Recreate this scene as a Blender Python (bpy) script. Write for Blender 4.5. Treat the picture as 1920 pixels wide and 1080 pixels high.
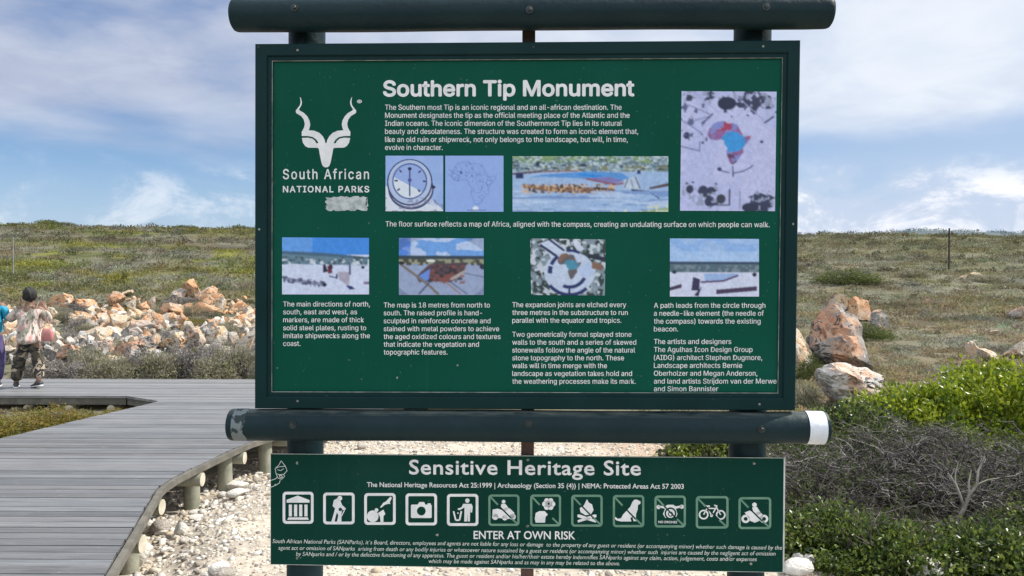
import bpy, bmesh, math, random, os
import numpy as np
from mathutils import Vector, Matrix
random.seed(7); RNG = np.random.default_rng(7)
for _o in list(bpy.data.objects): bpy.data.objects.remove(_o)
SC = bpy.context.scene; COL = SC.collection

# ------------------------------------------------------------------ camera, world, sun, exposure
EYE = 1.95; FPX = 1467.0
PITCH = math.radians(1.1); ROLL = math.radians(0.15)
_c, _s, _cr, _sr = math.cos(PITCH), math.sin(PITCH), math.cos(ROLL), math.sin(ROLL)
CF = np.array((0, _c, -_s)); _U = np.array((0, _s, _c)); _X = np.array((1., 0, 0))
CR = _cr*_X + _sr*_U; CU = -_sr*_X + _cr*_U
cam_d = bpy.data.cameras.new('camera'); cam = bpy.data.objects.new('camera', cam_d); COL.objects.link(cam)
cam_d.sensor_width = 36; cam_d.lens = FPX/1920*36; cam_d.clip_start = 0.05; cam_d.clip_end = 9000
_B = -CF
cam.matrix_world = Matrix(((CR[0], CU[0], _B[0], 0), (CR[1], CU[1], _B[1], 0), (CR[2], CU[2], _B[2], EYE), (0, 0, 0, 1)))
SC.camera = cam

SUN = Vector((0.89, 0.21, 1.0)).normalized()
sl = bpy.data.lights.new('sun', 'SUN'); so = bpy.data.objects.new('sun', sl); COL.objects.link(so)
sl.energy = 4.0; sl.angle = math.radians(0.6); sl.color = (1.0, 0.95, 0.87)
so.rotation_euler = SUN.to_track_quat('Z', 'Y').to_euler(); so.location = (60, 30, 80)

W = bpy.data.worlds.new('World'); SC.world = W; W.use_nodes = True
SC.view_settings.view_transform = 'Standard'; SC.view_settings.look = 'None'
SC.view_settings.exposure = 0.58; SC.view_settings.gamma = 1.0
try: SC.view_settings.use_curve_mapping = False
except Exception: pass
SC.cycles.max_bounces = 6; SC.cycles.transparent_max_bounces = 4

class NT:
    """tiny node-building helper"""
    def __init__(s, tree): s.t = tree; s.n = tree.nodes; s.l = tree.links
    def new(s, typ, **kw):
        n = s.n.new(typ)
        for k, v in kw.items(): setattr(n, k, v)
        return n
    def put(s, sock, v):
        if hasattr(v, 'is_linked') or isinstance(v, bpy.types.NodeSocket): s.l.new(v, sock)
        elif isinstance(v, (tuple, list)) and len(v) == 3 and sock.type == 'RGBA': sock.default_value = (*v, 1)
        else: sock.default_value = v
    def math(s, op, a, b=0.0, clamp=False):
        n = s.new('ShaderNodeMath', operation=op, use_clamp=clamp); s.put(n.inputs[0], a); s.put(n.inputs[1], b); return n.outputs[0]
    def mix(s, f, a, b, blend='MIX'):
        n = s.new('ShaderNodeMix', data_type='RGBA', blend_type=blend); s.put(n.inputs[0], f); s.put(n.inputs[6], a); s.put(n.inputs[7], b); return n.outputs[2]
    def step(s, v, lo, hi):
        n = s.new('ShaderNodeMapRange', interpolation_type='SMOOTHSTEP'); s.put(n.inputs[0], v); n.inputs[1].default_value = lo; n.inputs[2].default_value = hi; return n.outputs[0]
    def noise(s, vec, scale, detail=4, rough=0.55, dist=0.0):
        n = s.new('ShaderNodeTexNoise'); s.put(n.inputs['Vector'], vec)
        n.inputs['Scale'].default_value = scale; n.inputs['Detail'].default_value = detail
        n.inputs['Roughness'].default_value = rough; n.inputs['Distortion'].default_value = dist; return n.outputs['Fac']
    def mapping(s, vec, scale=(1, 1, 1), loc=(0, 0, 0)):
        n = s.new('ShaderNodeMapping'); s.put(n.inputs['Vector'], vec); n.inputs['Scale'].default_value = scale; n.inputs['Location'].default_value = loc; return n.outputs[0]

def build_world():
    k = NT(W.node_tree); k.n.clear()
    out = k.new('ShaderNodeOutputWorld'); bg = k.new('ShaderNodeBackground'); bg.inputs[1].default_value = 0.1
    sky = k.new('ShaderNodeTexSky', sky_type='NISHITA'); sky.sun_disc = False
    sky.sun_elevation = math.asin(SUN.z); sky.sun_rotation = math.atan2(SUN.x, SUN.y)
    sky.air_density = 1.0; sky.dust_density = 0.6; sky.ozone_density = 1.6
    d = k.new('ShaderNodeTexCoord').outputs['Generated']
    sp = k.new('ShaderNodeSeparateXYZ'); k.put(sp.inputs[0], d); x, y, z = sp.outputs
    inv = k.math('DIVIDE', 1.0, k.math('MAXIMUM', k.math('ADD', z, 0.16), 0.05))
    pl = k.new('ShaderNodeCombineXYZ'); k.put(pl.inputs[0], k.math('MULTIPLY', x, inv)); k.put(pl.inputs[1], k.math('MULTIPLY', y, inv))
    P = pl.outputs[0]
    big = k.noise(k.mapping(P, (1, 0.8, 1), (3.1, 1.7, 0)), 1.1, 5, 0.5, 0.3)
    fine = k.noise(k.mapping(P, (1, 1, 1), (0.3, 5, 0)), 3.2, 6, 0.55, 0.4)
    # a layer of soft stratus higher up, with its lower rim some ten degrees above the horizon
    rim = k.math('ADD', z, k.math('MULTIPLY', k.math('SUBTRACT', big, 0.5), 0.16))
    hi = k.math('MULTIPLY', k.step(rim, 0.13, 0.20), k.step(k.math('ADD', k.math('MULTIPLY', big, 0.7), k.math('MULTIPLY', fine, 0.3)), 0.20, 0.46))
    hi = k.math('MULTIPLY', hi, 0.95)
    side = k.step(x, -0.5, 0.45)
    # small cumulus low over the land
    q = k.mapping(d, (8, 8, 15), (2.2, 0.4, 0.35))
    cu = k.noise(q, 1.15, 9, 0.64, 0.35); wide = k.noise(k.mapping(d, (3, 3, 7), (7.3, 1, 0)), 1.0, 2)
    lowm = k.math('SUBTRACT', 1.0, k.step(z, 0.09, 0.145))
    lo = k.math('MULTIPLY', k.step(k.math('ADD', cu, k.math('ADD', k.math('MULTIPLY', k.math('SUBTRACT', wide, 0.5), 0.5), k.math('SUBTRACT', k.math('MULTIPLY', side, 0.13), 0.03))), 0.40, 0.66), k.math('MULTIPLY', lowm, k.math('ADD', 0.5, k.math('MULTIPLY', side, 0.5))))
    hz = k.math('MULTIPLY', k.math('SUBTRACT', 1.0, k.step(z, 0.0, 0.19)), 0.62)
    dark = k.mix(side, (3.1, 3.5, 4.6), (4.6, 5.15, 6.1)); lite = k.mix(side, (4.1, 4.5, 5.4), (5.9, 6.25, 6.8))
    ccol = k.mix(k.step(k.math('ADD', k.math('MULTIPLY', fine, 0.6), k.math('MULTIPLY', big, 0.4)), 0.36, 0.64), dark, lite)
    lcol = k.mix(k.step(cu, 0.46, 0.62), (4.1, 4.75, 5.9), (6.9, 7.0, 7.3))
    base = k.mix(1.0, sky.outputs[0], (0.47, 0.63, 0.83), 'MULTIPLY')
    base = k.mix(k.math('MULTIPLY', k.step(x, 0.0, 0.5), 0.55), base, (3.6, 4.1, 5.0))
    back = k.step(y, 0.35, -0.35)                     # unseen sky behind the camera brightened, added to light the sign front
    dark = k.mix(back, dark, (7.0, 7.6, 8.8)); lite = k.mix(back, lite, (10.5, 10.8, 11.2))
    ccol = k.mix(k.step(k.math('ADD', k.math('MULTIPLY', fine, 0.6), k.math('MULTIPLY', big, 0.4)), 0.36, 0.64), dark, lite)
    c = k.mix(hz, base, (4.0, 4.8, 6.2)); c = k.mix(lo, c, lcol); c = k.mix(hi, c, ccol)
    k.put(bg.inputs[0], c); k.l.new(bg.outputs[0], out.inputs[0])
build_world()

# ------------------------------------------------------------------ helpers
def ray(px, py):
    v = CF + CR*((px-960)/FPX) + CU*((540-py)/FPX)
    return v/v[1]                                   # unit depth along +Y
def link(name, me, parent=None):
    o = bpy.data.objects.new(name, me); COL.objects.link(o)
    if parent: o.parent = parent
    return o
def tag(o, label=None, cat=None, group=None, kind=None):
    if label: o['label'] = label
    if cat: o['category'] = cat
    if group: o['group'] = group
    if kind: o['kind'] = kind
    return o
def empty(name, loc=(0, 0, 0), rz=0.0):
    o = bpy.data.objects.new(name, None); COL.objects.link(o); o.location = loc; o.rotation_euler = (0, 0, rz); o.empty_display_size = 0.2; return o
def dup(root, loc, rz=0.0, sc=(1, 1, 1), name=None):
    r = root.copy(); COL.objects.link(r); r.location = loc; r.rotation_euler = (0, 0, rz); r.scale = sc
    for ch in list(root.children):
        c = ch.copy(); COL.objects.link(c); c.parent = r
    return r

def _h(ix, iy, iz, seed):
    n = (ix*374761393 + iy*668265263 + iz*2147483647 + seed*144269504) & 0xFFFFFFFF
    n = ((n ^ (n >> 13))*1274126177) & 0xFFFFFFFF
    n = ((n ^ (n >> 16))*2246822519) & 0xFFFFFFFF
    return ((n ^ (n >> 15)) & 0xFFFFFF)/float(0xFFFFFF)
def vnoise(p, seed=0):
    p = np.asarray(p, float); i = np.floor(p).astype(np.int64); f = p-i; f = f*f*(3-2*f); r = 0
    for a in (0, 1):
        for b in (0, 1):
            for c in (0, 1):
                w = (f[..., 0] if a else 1-f[..., 0])*(f[..., 1] if b else 1-f[..., 1])*(f[..., 2] if c else 1-f[..., 2])
                r = r + w*_h(i[..., 0]+a, i[..., 1]+b, i[..., 2]+c, seed)
    return r
def fbm(p, oct=4, seed=0, gain=0.5):
    p = np.asarray(p, float); s = 0; a = 1.0; t = 0
    for o in range(oct): s = s + a*vnoise(p*(2.03**o)+o*17.3, seed+o); t += a; a *= gain
    return s/t
def fbm2(x, y, sc, oct=4, seed=0):
    x = np.asarray(x, float); return fbm(np.stack([x/sc, np.asarray(y, float)/sc, np.zeros_like(x)+seed*3.7], -1), oct, seed)
def sst(v, a, b):
    t = np.clip((v-a)/(b-a), 0, 1); return t*t*(3-2*t)

def np_mesh(name, V, F, col=None, mat=None, smooth=True):
    """V (n,3); F (m,k) one face size; col (n,3) linear colours"""
    me = bpy.data.meshes.new(name); V = np.asarray(V, np.float32); F = np.asarray(F, np.int32); m, kk = F.shape
    me.vertices.add(len(V)); me.vertices.foreach_set('co', V.ravel())
    me.loops.add(m*kk); me.loops.foreach_set('vertex_index', F.ravel())
    me.polygons.add(m); me.polygons.foreach_set('loop_start', np.arange(m, dtype=np.int32)*kk)
    me.polygons.foreach_set('use_smooth', np.full(m, smooth, bool))
    me.update(calc_edges=True)
    if col is not None:
        a = me.color_attributes.new('Col', 'FLOAT_COLOR', 'POINT')
        a.data.foreach_set('color', np.concatenate([np.asarray(col, np.float32), np.ones((len(V), 1), np.float32)], 1).ravel())
    if mat: me.materials.append(mat)
    return me

class MB:
    """collects boxes, tubes and polygons and builds ONE mesh"""
    def __init__(s): s.v = []; s.f = []; s.m = []; s.sm = []; s.c = []
    def add(s, vs, fs, mi=0, sm=False, col=(1, 1, 1)):
        b = len(s.v); s.v += [tuple(map(float, v)) for v in vs]; s.c += [col]*len(vs)
        for f in fs: s.f.append([b+i for i in f]); s.m.append(mi); s.sm.append(sm)
    def box(s, lo, hi, mi=0, col=(1, 1, 1)):
        x0, y0, z0 = lo; x1, y1, z1 = hi
        s.add([(x0, y0, z0), (x1, y0, z0), (x1, y1, z0), (x0, y1, z0), (x0, y0, z1), (x1, y0, z1), (x1, y1, z1), (x0, y1, z1)],
              [(0, 3, 2, 1), (4, 5, 6, 7), (0, 1, 5, 4), (1, 2, 6, 5), (2, 3, 7, 6), (3, 0, 4, 7)], mi, False, col)
    def prism(s, quad, z0s, z1s, mi=0, col=(1, 1, 1)):
        n = len(quad); vs = [(*p, z0s[i]) for i, p in enumerate(quad)]+[(*p, z1s[i]) for i, p in enumerate(quad)]
        s.add(vs, [tuple(range(n))[::-1], tuple(range(n, 2*n))]+[(i, (i+1) % n, n+(i+1) % n, n+i) for i in range(n)], mi, False, col)
    def tube(s, pts, rad, n=12, mi=0, cap=True, col=(1, 1, 1), sm=True):
        pts = [Vector(p) for p in pts]; m = len(pts); rad = rad if hasattr(rad, '__len__') else [rad]*m; vs = []
        d0 = (pts[1]-pts[0]).normalized(); a = d0.orthogonal().normalized()
        for i, p in enumerate(pts):
            d = (pts[min(i+1, m-1)]-pts[max(i-1, 0)]).normalized(); a = (a-d*a.dot(d)).normalized(); b = d.cross(a)
            vs += [p+(a*math.cos(2*math.pi*j/n)+b*math.sin(2*math.pi*j/n))*rad[i] for j in range(n)]
        fs = [(i*n+j, i*n+(j+1) % n, (i+1)*n+(j+1) % n, (i+1)*n+j) for i in range(m-1) for j in range(n)]
        s.add(vs, fs, mi, sm, col)
        if cap:
            s.add(vs[:n], [tuple(range(n))[::-1]], mi, False, col); s.add(vs[-n:], [tuple(range(n))], mi, False, col)
    def build(s, name, mats, parent=None, color=False):
        me = bpy.data.meshes.new(name); me.from_pydata(s.v, [], s.f)
        for m in (mats if isinstance(mats, (list, tuple)) else [mats]): me.materials.append(m)
        me.polygons.foreach_set('material_index', s.m); me.polygons.foreach_set('use_smooth', s.sm)
        if color:
            a = me.color_attributes.new('Col', 'FLOAT_COLOR', 'POINT')
            a.data.foreach_set('color', np.array([(*c, 1) for c in s.c], np.float32).ravel())
        me.update(); return link(name, me, parent)

def new_mat(name):
    m = bpy.data.materials.new(name); m.use_nodes = True; k = NT(m.node_tree); return m, k, k.n['Principled BSDF']
def srgb(r, g, b):
    return tuple(((c/255)/12.92 if c <= 10 else ((c/255+0.055)/1.055)**2.4) for c in (r, g, b))
def paint(name, a, b, rough=0.5, scale=6.0, bump=0.0, bscale=60, vec='Object', spec=0.5):
    m, k, p = new_mat(name); tc = k.new('ShaderNodeTexCoord').outputs[vec]
    k.put(p.inputs['Base Color'], k.mix(k.step(k.noise(tc, scale, 6, 0.6), 0.35, 0.65), a, b)); p.inputs['Roughness'].default_value = rough
    p.inputs['Specular IOR Level'].default_value = spec
    if bump:
        bn = k.new('ShaderNodeBump'); bn.inputs['Strength'].default_value = bump; bn.inputs['Distance'].default_value = 0.01
        k.put(bn.inputs['Height'], k.noise(tc, bscale, 5)); k.l.new(bn.outputs[0], p.inputs['Normal'])
    return m
def attr_mat(name, rough=0.7, spec=0.3, vary=0.25, vscale=30, transl=0.0, bump=0.0, bscale=80, attr='Col'):
    m, k, p = new_mat(name); at = k.new('ShaderNodeVertexColor', layer_name=attr).outputs[0]
    tc = k.new('ShaderNodeTexCoord').outputs['Object']; c = at
    if vary:
        n = k.noise(tc, vscale, 5, 0.6); f = k.math('ADD', k.math('MULTIPLY', k.math('SUBTRACT', n, 0.5), vary*4), 1.0)
        cc = k.new('ShaderNodeCombineXYZ')
        for i in range(3): k.put(cc.inputs[i], f)
        c = k.mix(1.0, at, cc.outputs[0], 'MULTIPLY')
    k.put(p.inputs['Base Color'], c); p.inputs['Roughness'].default_value = rough; p.inputs['Specular IOR Level'].default_value = spec
    if bump:
        bn = k.new('ShaderNodeBump'); bn.inputs['Strength'].default_value = bump; bn.inputs['Distance'].default_value = 0.02
        k.put(bn.inputs['Height'], k.noise(tc, bscale, 6)); k.l.new(bn.outputs[0], p.inputs['Normal'])
    if transl:
        t = k.new('ShaderNodeBsdfTranslucent'); k.put(t.inputs[0], c); mx = k.new('ShaderNodeMixShader'); mx.inputs[0].default_value = transl
        k.l.new(p.outputs[0], mx.inputs[1]); k.l.new(t.outputs[0], mx.inputs[2]); k.l.new(mx.outputs[0], k.n['Material Output'].inputs[0])
    return m

# ------------------------------------------------------------------ terrain
LP = np.array([(-400, 3), (-60, 0.3), (0, 0), (8, -.05), (14, -.1), (17, .12), (20, .45), (25, 1.0), (35, 1.65), (60, 3.6), (100, 6.5), (160, 10.5), (185, 10.9), (260, 9), (600, 5), (4000, 0)])
RP = np.array([(-400, 3), (-60, 0.3), (0, 0), (14, -.02), (20, .12), (40, .7), (85, 2.35), (130, 5.0), (200, 9.8), (290, 15.9), (330, 16.4), (450, 20), (600, 35), (660, 37.2), (800, 34), (4000, 0)])
_ys = np.concatenate([np.linspace(-400, 60, 2000), np.linspace(60.5, 4000, 6000)])
def _sm(P):
    z = np.interp(_ys, P[:, 0], P[:, 1]); w = np.ones(15)/15
    zz = np.convolve(np.pad(z, 7, 'edge'), w, 'valid'); return np.where(_ys > 60, zz, np.convolve(np.pad(z, 7, 'edge'), w, 'valid'))
_L, _R = _sm(LP), _sm(RP)
def deck_z(y): return 0.30-0.015*y
def on_deck(px, py):
    r = ray(px, py); t = (0.30-EYE)/(r[2]+0.015); return np.array((r[0]*t, t, 0.30-0.015*t))
DE = [on_deck(192, 1080), on_deck(253, 981), on_deck(298, 906), on_deck(475, 823)]
NC, NF = on_deck(300, 752), on_deck(235, 742); NL = on_deck(0, 822); FAR = on_deck(475, 711)[1]
_d = (DE[0][:2]-DE[1][:2])/(DE[0][1]-DE[1][1])
_near = DE[0][:2]+_d*(1.0-DE[0][1])
XR = np.array([(_near[0], 1.0)]+[(p[0], p[1]) for p in DE]+[(-1.35, 11.0), (-0.9, FAR)])
def _round(P, n=3):
    for _ in range(n): P = np.concatenate([P[:1], np.stack([P[:-1]*.87+P[1:]*.13, P[:-1]*.13+P[1:]*.87], 1).reshape(-1, 2), P[-1:]])
    return P
XR = _round(XR)
def deck_r(y): return np.interp(y, XR[:, 1], XR[:, 0])
def deck_l(y):
    sl_ = (NC[0]-NL[0])/(NC[1]-NL[1]); x = NL[0]+(y-NL[1])*sl_
    y = np.asarray(y, float)
    x = np.where(y < NC[1], np.maximum(x, -15), np.where(y < NF[1], NC[0]+(y-NC[1])/(NF[1]-NC[1])*(NF[0]-NC[0]), -17))
    return x
def terrain(x, y):
    x = np.asarray(x, float); y = np.asarray(y, float)
    a = x/np.maximum(np.abs(y), 4); t = sst(a, -0.12, 0.16)
    z = np.interp(y, _ys, _L)*(1-t)+np.interp(y, _ys, _R)*t
    d = np.hypot(x, y)
    z = z*(0.86+0.14*np.exp(-((a-0.55)/0.17)**2)*sst(y, 380, 560)+0.14*(1-sst(y, 380, 560)))*(1+0.09*(1-sst(a, -.62, -.32))*sst(y, 70, 150))
    z = z+(fbm2(x, y, 9, 4, 3)-0.5)*np.clip((d-11)*0.02, 0, 1.0)+(fbm2(x, y, 45, 3, 5)-0.5)*np.clip((d-40)*0.012, 0, 2.6)
    dx = x-deck_r(y); z = z-0.19*(1-sst(dx, -0.1, 0.75))*sst(dx, -3.2, -1.6)*sst(y, 2, 4)*sst(y, 10, 8.5)
    z = z+(fbm2(x, y, 0.9, 3, 9)-0.5)*np.clip((d-2)*0.012, 0, 0.07)
    return z
def hit(px, py):
    r = ray(px, py); ys = np.exp(np.linspace(math.log(3.0), math.log(900), 3000))
    zz = EYE+r[2]*ys-terrain(r[0]*ys, ys); i = np.argmax(zz < 0) if (zz < 0).any() else len(ys)-1
    return np.array((r[0]*ys[i], ys[i], float(terrain(r[0]*ys[i], ys[i]))))
def tz(x, y): return float(terrain(x, y))

def on_boards(x, y, pad=0.0):
    x = np.asarray(x); y = np.asarray(y); return (y > 1) & (y < FAR+pad) & (x < deck_r(y)+pad) & (x > deck_l(y)-pad)
def gravel_mask(x, y):
    x = np.asarray(x, float); y = np.asarray(y, float); n = (fbm2(x, y, 0.8, 3, 21)-0.5)*1.0
    right = np.interp(y, [0, 4.5, 5.2, 6, 8, 9, 10], [3.0, 2.15, 2.05, 1.7, 2.1, 2.3, 1.6])
    return sst(deck_r(y)-1.2-x+n*0.3, 0.2, -0.2)*sst(x-right+n, 0.25, -0.25)*sst(y-10.0+n*1.5, 0.6, -0.6)*sst(y, -3, -2)

# ground colours (real earth, dry litter and low growth; where the plants are thin the soil shows)
C_SOIL = np.array((0.20, 0.165, 0.125)); C_GREY = np.array((0.158, 0.156, 0.116)); C_BRN = np.array((0.138, 0.120, 0.070))
C_GRN = np.array((0.100, 0.110, 0.034)); C_YGRN = np.array((0.165, 0.165, 0.03)); C_OLV = np.array((0.098, 0.094, 0.046))
def veg_colour(x, y):
    """broad vegetation zones across the heath, with haze painted into the far right ridge"""
    x = np.asarray(x, float); y = np.asarray(y, float); a = x/np.maximum(y, 4); left = 1-sst(a, -0.1, 0.12)
    u = np.log(np.maximum(y, 5))
    n1 = fbm(np.stack([a*9, u*7, np.zeros_like(u)], -1), 4, 31); n2 = fbm(np.stack([a*22, u*16, np.zeros_like(u)+4], -1), 4, 33); n3 = fbm2(x, y, 1.7, 3, 35)
    c = C_GREY+(C_BRN-C_GREY)*sst(n2, 0.4, 0.62)[..., None]
    c = c+(C_OLV-c)*(sst(n3, 0.4, 0.7)*0.6)[..., None]
    g = sst(n1+0.25*(n2-0.5), 0.50, 0.60)*(0.3+0.65*left)*sst(y, 24, 34)
    c = c+(C_GRN-c)*(g*0.9)[..., None]
    c = c+(C_YGRN-c)*(g*sst(n2, 0.52, 0.68)*left*0.9)[..., None]
    band = np.exp(-((y-36)/5)**2)*left; c = c+(C_YGRN*0.85-c)*(band*sst(n2, 0.38, 0.6)*0.85)[..., None]
    bb = np.exp(-((y-82)/16)**2)*left; c = c+(np.array((0.105, 0.088, 0.062))-c)*(bb*sst(n2, 0.36, 0.56)*0.75)[..., None]
    r = (1-left)*sst(y, 6, 10)*(1-sst(y, 24, 40)); c = c+(np.array((0.165, 0.138, 0.085))-c)*(r*sst(n2, 0.35, 0.6)*0.8)[..., None]
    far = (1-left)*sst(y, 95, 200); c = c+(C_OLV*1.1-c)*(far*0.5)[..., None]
    vf = (1-left)*sst(y, 340, 430); c = c+(np.array((0.095, 0.125, 0.140))-c)*(vf*0.9)[..., None]  # far right ridge tinted blue-grey: distance haze put into the colour
    dk = sst(fbm(np.stack([a*14, u*22, np.zeros_like(u)+9], -1), 4, 37), 0.52, 0.66); c = c*(1-0.38*dk*sst(y, 14, 22))[..., None]
    return c*(0.8+0.4*n3)[..., None]

def build_ground():
    rs = np.concatenate([np.linspace(0.05, 22, 210), np.exp(np.linspace(math.log(22.1), math.log(4000), 230))])
    na = 560; ang = np.linspace(-1, 1, na+1)[:-1]; th = math.pi*(0.45*ang+0.55*ang**3)         # finer towards +Y
    R, T = np.meshgrid(rs, th, indexing='ij'); x = R*np.sin(T); y = R*np.cos(T); z = terrain(x, y)
    V = np.stack([x, y, z], -1).reshape(-1, 3)
    i, j = np.meshgrid(np.arange(len(rs)-1), np.arange(na), indexing='ij'); j2 = (j+1) % na
    F = np.stack([i*na+j, (i+1)*na+j, (i+1)*na+j2, i*na+j2], -1).reshape(-1, 4)[:, ::-1]
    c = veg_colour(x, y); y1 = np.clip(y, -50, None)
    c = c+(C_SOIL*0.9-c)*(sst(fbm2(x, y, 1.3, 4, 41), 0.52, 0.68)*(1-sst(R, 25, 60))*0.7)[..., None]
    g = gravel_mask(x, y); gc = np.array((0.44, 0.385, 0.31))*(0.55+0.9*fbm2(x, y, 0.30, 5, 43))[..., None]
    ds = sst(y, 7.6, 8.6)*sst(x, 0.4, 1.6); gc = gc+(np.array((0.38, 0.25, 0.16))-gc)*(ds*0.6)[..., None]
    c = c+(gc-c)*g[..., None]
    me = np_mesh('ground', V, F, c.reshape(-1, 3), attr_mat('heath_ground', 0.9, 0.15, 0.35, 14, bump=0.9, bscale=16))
    tag(link('ground', me), kind='structure')
build_ground()

# ------------------------------------------------------------------ boardwalk
def build_boardwalk():
    root = empty('boardwalk', (-3.4, 8.0, deck_z(8.0)-0.25))
    tag(root, 'grey weathered timber boardwalk on short round posts, left of the information sign', 'boardwalk')
    def done(mb, name, mats, color=False):
        o = mb.build(name, mats, root, color); o.matrix_parent_inverse = Matrix.Translation(-Vector(root.location)); return o
    m, k, p = new_mat('weathered_decking'); at = k.new('ShaderNodeVertexColor', layer_name='Col').outputs[0]
    tc = k.new('ShaderNodeTexCoord').outputs['Object']
    gr = k.noise(k.mapping(tc, (1.2, 45, 10)), 2.0, 6, 0.62); st = k.noise(tc, 0.9, 5, 0.6); sp = k.noise(k.mapping(tc, (3, 9, 3)), 3.0, 5, 0.65)
    c = k.mix(k.step(gr, 0.3, 0.7), (0.62, 0.62, 0.62), (1.22, 1.22, 1.22)); c = k.mix(1.0, at, c, 'MULTIPLY')
    c = k.mix(k.math('MULTIPLY', k.step(st, 0.5, 0.7), 0.35), c, (0.22, 0.22, 0.215)); c = k.mix(k.math('MULTIPLY', k.step(sp, 0.60, 0.75), 0.45), c, (0.34, 0.32, 0.29)); c = k.mix(k.math('MULTIPLY', k.step(k.noise(k.mapping(tc, (2.2, 16, 4), (5, 2, 0)), 2.6, 5, 0.7), 0.60, 0.74), 0.5), c, (0.075, 0.072, 0.068))
    k.put(p.inputs['Base Color'], c); p.inputs['Roughness'].default_value = 0.5; p.inputs['Specular IOR Level'].default_value = 0.5
    b = k.new('ShaderNodeBump'); b.inputs['Strength'].default_value = 0.5; b.inputs['Distance'].default_value = 0.004; k.put(b.inputs['Height'], gr); k.l.new(b.outputs[0], p.inputs['Normal'])
    pole = paint('treated_pole', (0.20, 0.21, 0.155), (0.31, 0.30, 0.235), 0.8, 5, 0.4, 40)
    cut = paint('sawn_pole_end', (0.42, 0.38, 0.29), (0.55, 0.50, 0.40), 0.85, 9, 0.2, 60)
    edge = paint('board_edge', (0.095, 0.088, 0.072), (0.15, 0.14, 0.115), 0.85, 7, 0.3, 50)
    mb = MB(); y = 1.0; w = 0.122; rr = random.Random(3); n = 0; z = deck_z
    while y < FAR-0.01:
        gap = 0.009 if n % 21 != 13 else 0.018
        y0, y1 = y, min(y+w-gap, FAR); jr = rr.uniform(-0.004, 0.008); g = rr.uniform(0.74, 1.16); t = rr.uniform(-0.007, 0.009); dz = rr.uniform(-0.002, 0.002)
        xl0, xl1 = float(deck_l(y0))+rr.uniform(-.01, .01), float(deck_l(y1)); xr0, xr1 = float(deck_r(y0))+jr, float(deck_r(y1))+jr
        if abs(xl0-xl1) > 1.2: xl0 = xl1 = max(xl0, xl1) if y0 < NF[1]-0.06 else min(xl0, xl1)
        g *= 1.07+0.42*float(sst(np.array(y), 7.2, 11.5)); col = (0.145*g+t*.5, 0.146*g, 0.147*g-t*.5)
        q = [(xl0, y0), (xr0, y0), (xr1, y1), (xl1, y1)]
        # butt joints split long runs of board
        xs = [xl0]; jx = xl0+rr.uniform(1.5, 4)
        while jx < min(xr0, xr1)-1.2: xs.append(jx); jx += rr.uniform(3.0, 4.2)
        for i, a in enumerate(xs):
            A0 = (a+0.003, y0) if i else q[0]; A1 = (a+0.003, y1) if i else q[3]
            B0 = (xs[i+1]-0.003, y0) if i+1 < len(xs) else q[1]; B1 = (xs[i+1]-0.003, y1) if i+1 < len(xs) else q[2]
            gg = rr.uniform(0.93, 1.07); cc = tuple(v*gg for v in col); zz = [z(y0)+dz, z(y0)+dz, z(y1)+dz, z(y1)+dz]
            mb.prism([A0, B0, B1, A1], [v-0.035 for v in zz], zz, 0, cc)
        y += w; n += 1
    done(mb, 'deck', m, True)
    # outer bearers just under the boards, along both edges
    fb = MB()
    def bearer(p0, p1, inset):
        d = np.array(p1[:2])-np.array(p0[:2]); d = d/np.linalg.norm(d); nrm = np.array((d[1], -d[0]))*inset
        a, b_ = np.array(p0[:2]), np.array(p1[:2]); th = 0.045 if inset < 0 else -0.045
        q = [tuple(a+nrm), tuple(b_+nrm), tuple(b_+nrm*(1+0.045/abs(inset))), tuple(a+nrm*(1+0.045/abs(inset)))]
        fb.prism(q, [z(v[1])-0.135 for v in q], [z(v[1])-0.040 for v in q])
    for i in range(len(XR)-1): bearer(XR[i], XR[i+1], -0.42)
    bearer((-15, NF[1]), (NF[0], NF[1]), -0.02); bearer(NF, NC, -0.03); bearer(NL, NC, 0.05)
    done(fb, 'edge_bearer', edge)
    tb = MB(); o1 = np.array([(p_[0]+0.016, p_[1]) for p_ in XR]); o2 = o1+np.array((0.04, 0.008))
    for i in range(len(XR)-1):
        q = [tuple(o1[i]), tuple(o2[i]), tuple(o2[i+1]), tuple(o1[i+1])]; tb.prism(q, [z(v[1])-0.055 for v in q], [z(v[1])-0.004 for v in q])
    done(tb, 'edge_trim', edge)
    # round posts and joist ends
    posts = [(450, 840, .075), (371, 868, .072), (262, 960, .07), (528, 815, .075), (120, 1000, .07)]
    for px, py, r in posts[:4]:
        P = on_deck(px, py); yy = P[1]; x = float(deck_r(yy))-0.10; g = tz(x, yy)
        pb = MB(); pb.tube([(x, yy, g-0.25), (x+0.004, yy, g+0.1), (x, yy, z(yy)-0.036)], r, 18); done(pb, 'support_post', pole)
    for yy in np.arange(3.25, FAR, 0.88):
        jx = float(deck_r(yy+.28))+0.10; jb = MB(); zz = z(yy)-0.125
        jb.tube([(jx-2.2, yy+0.28, zz), (jx-0.035, yy+0.28, zz)], 0.062, 16, 0, False); e = jb
        ring = [(jx-0.034, yy+0.28+0.062*math.cos(t), zz+0.062*math.sin(t)) for t in np.linspace(0, 2*math.pi, 17)[:-1]]
        jb.add(ring, [tuple(range(16))], 1); done(jb, 'joist', [pole, cut])
    for xx in np.arange(-8.4, -5.6, 0.62):
        g = tz(xx, NF[1]); jb = MB(); jy = NF[1]+0.03; zz = z(jy)-0.20
        jb.tube([(xx, jy+1.4, zz), (xx, jy, zz)], 0.058, 16, 0, False)
        jb.add([(xx+0.058*math.cos(t), jy, zz+0.058*math.sin(t)) for t in np.linspace(0, 2*math.pi, 17)[:-1]], [tuple(range(16))], 1); done(jb, 'joist', [pole, cut])
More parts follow.
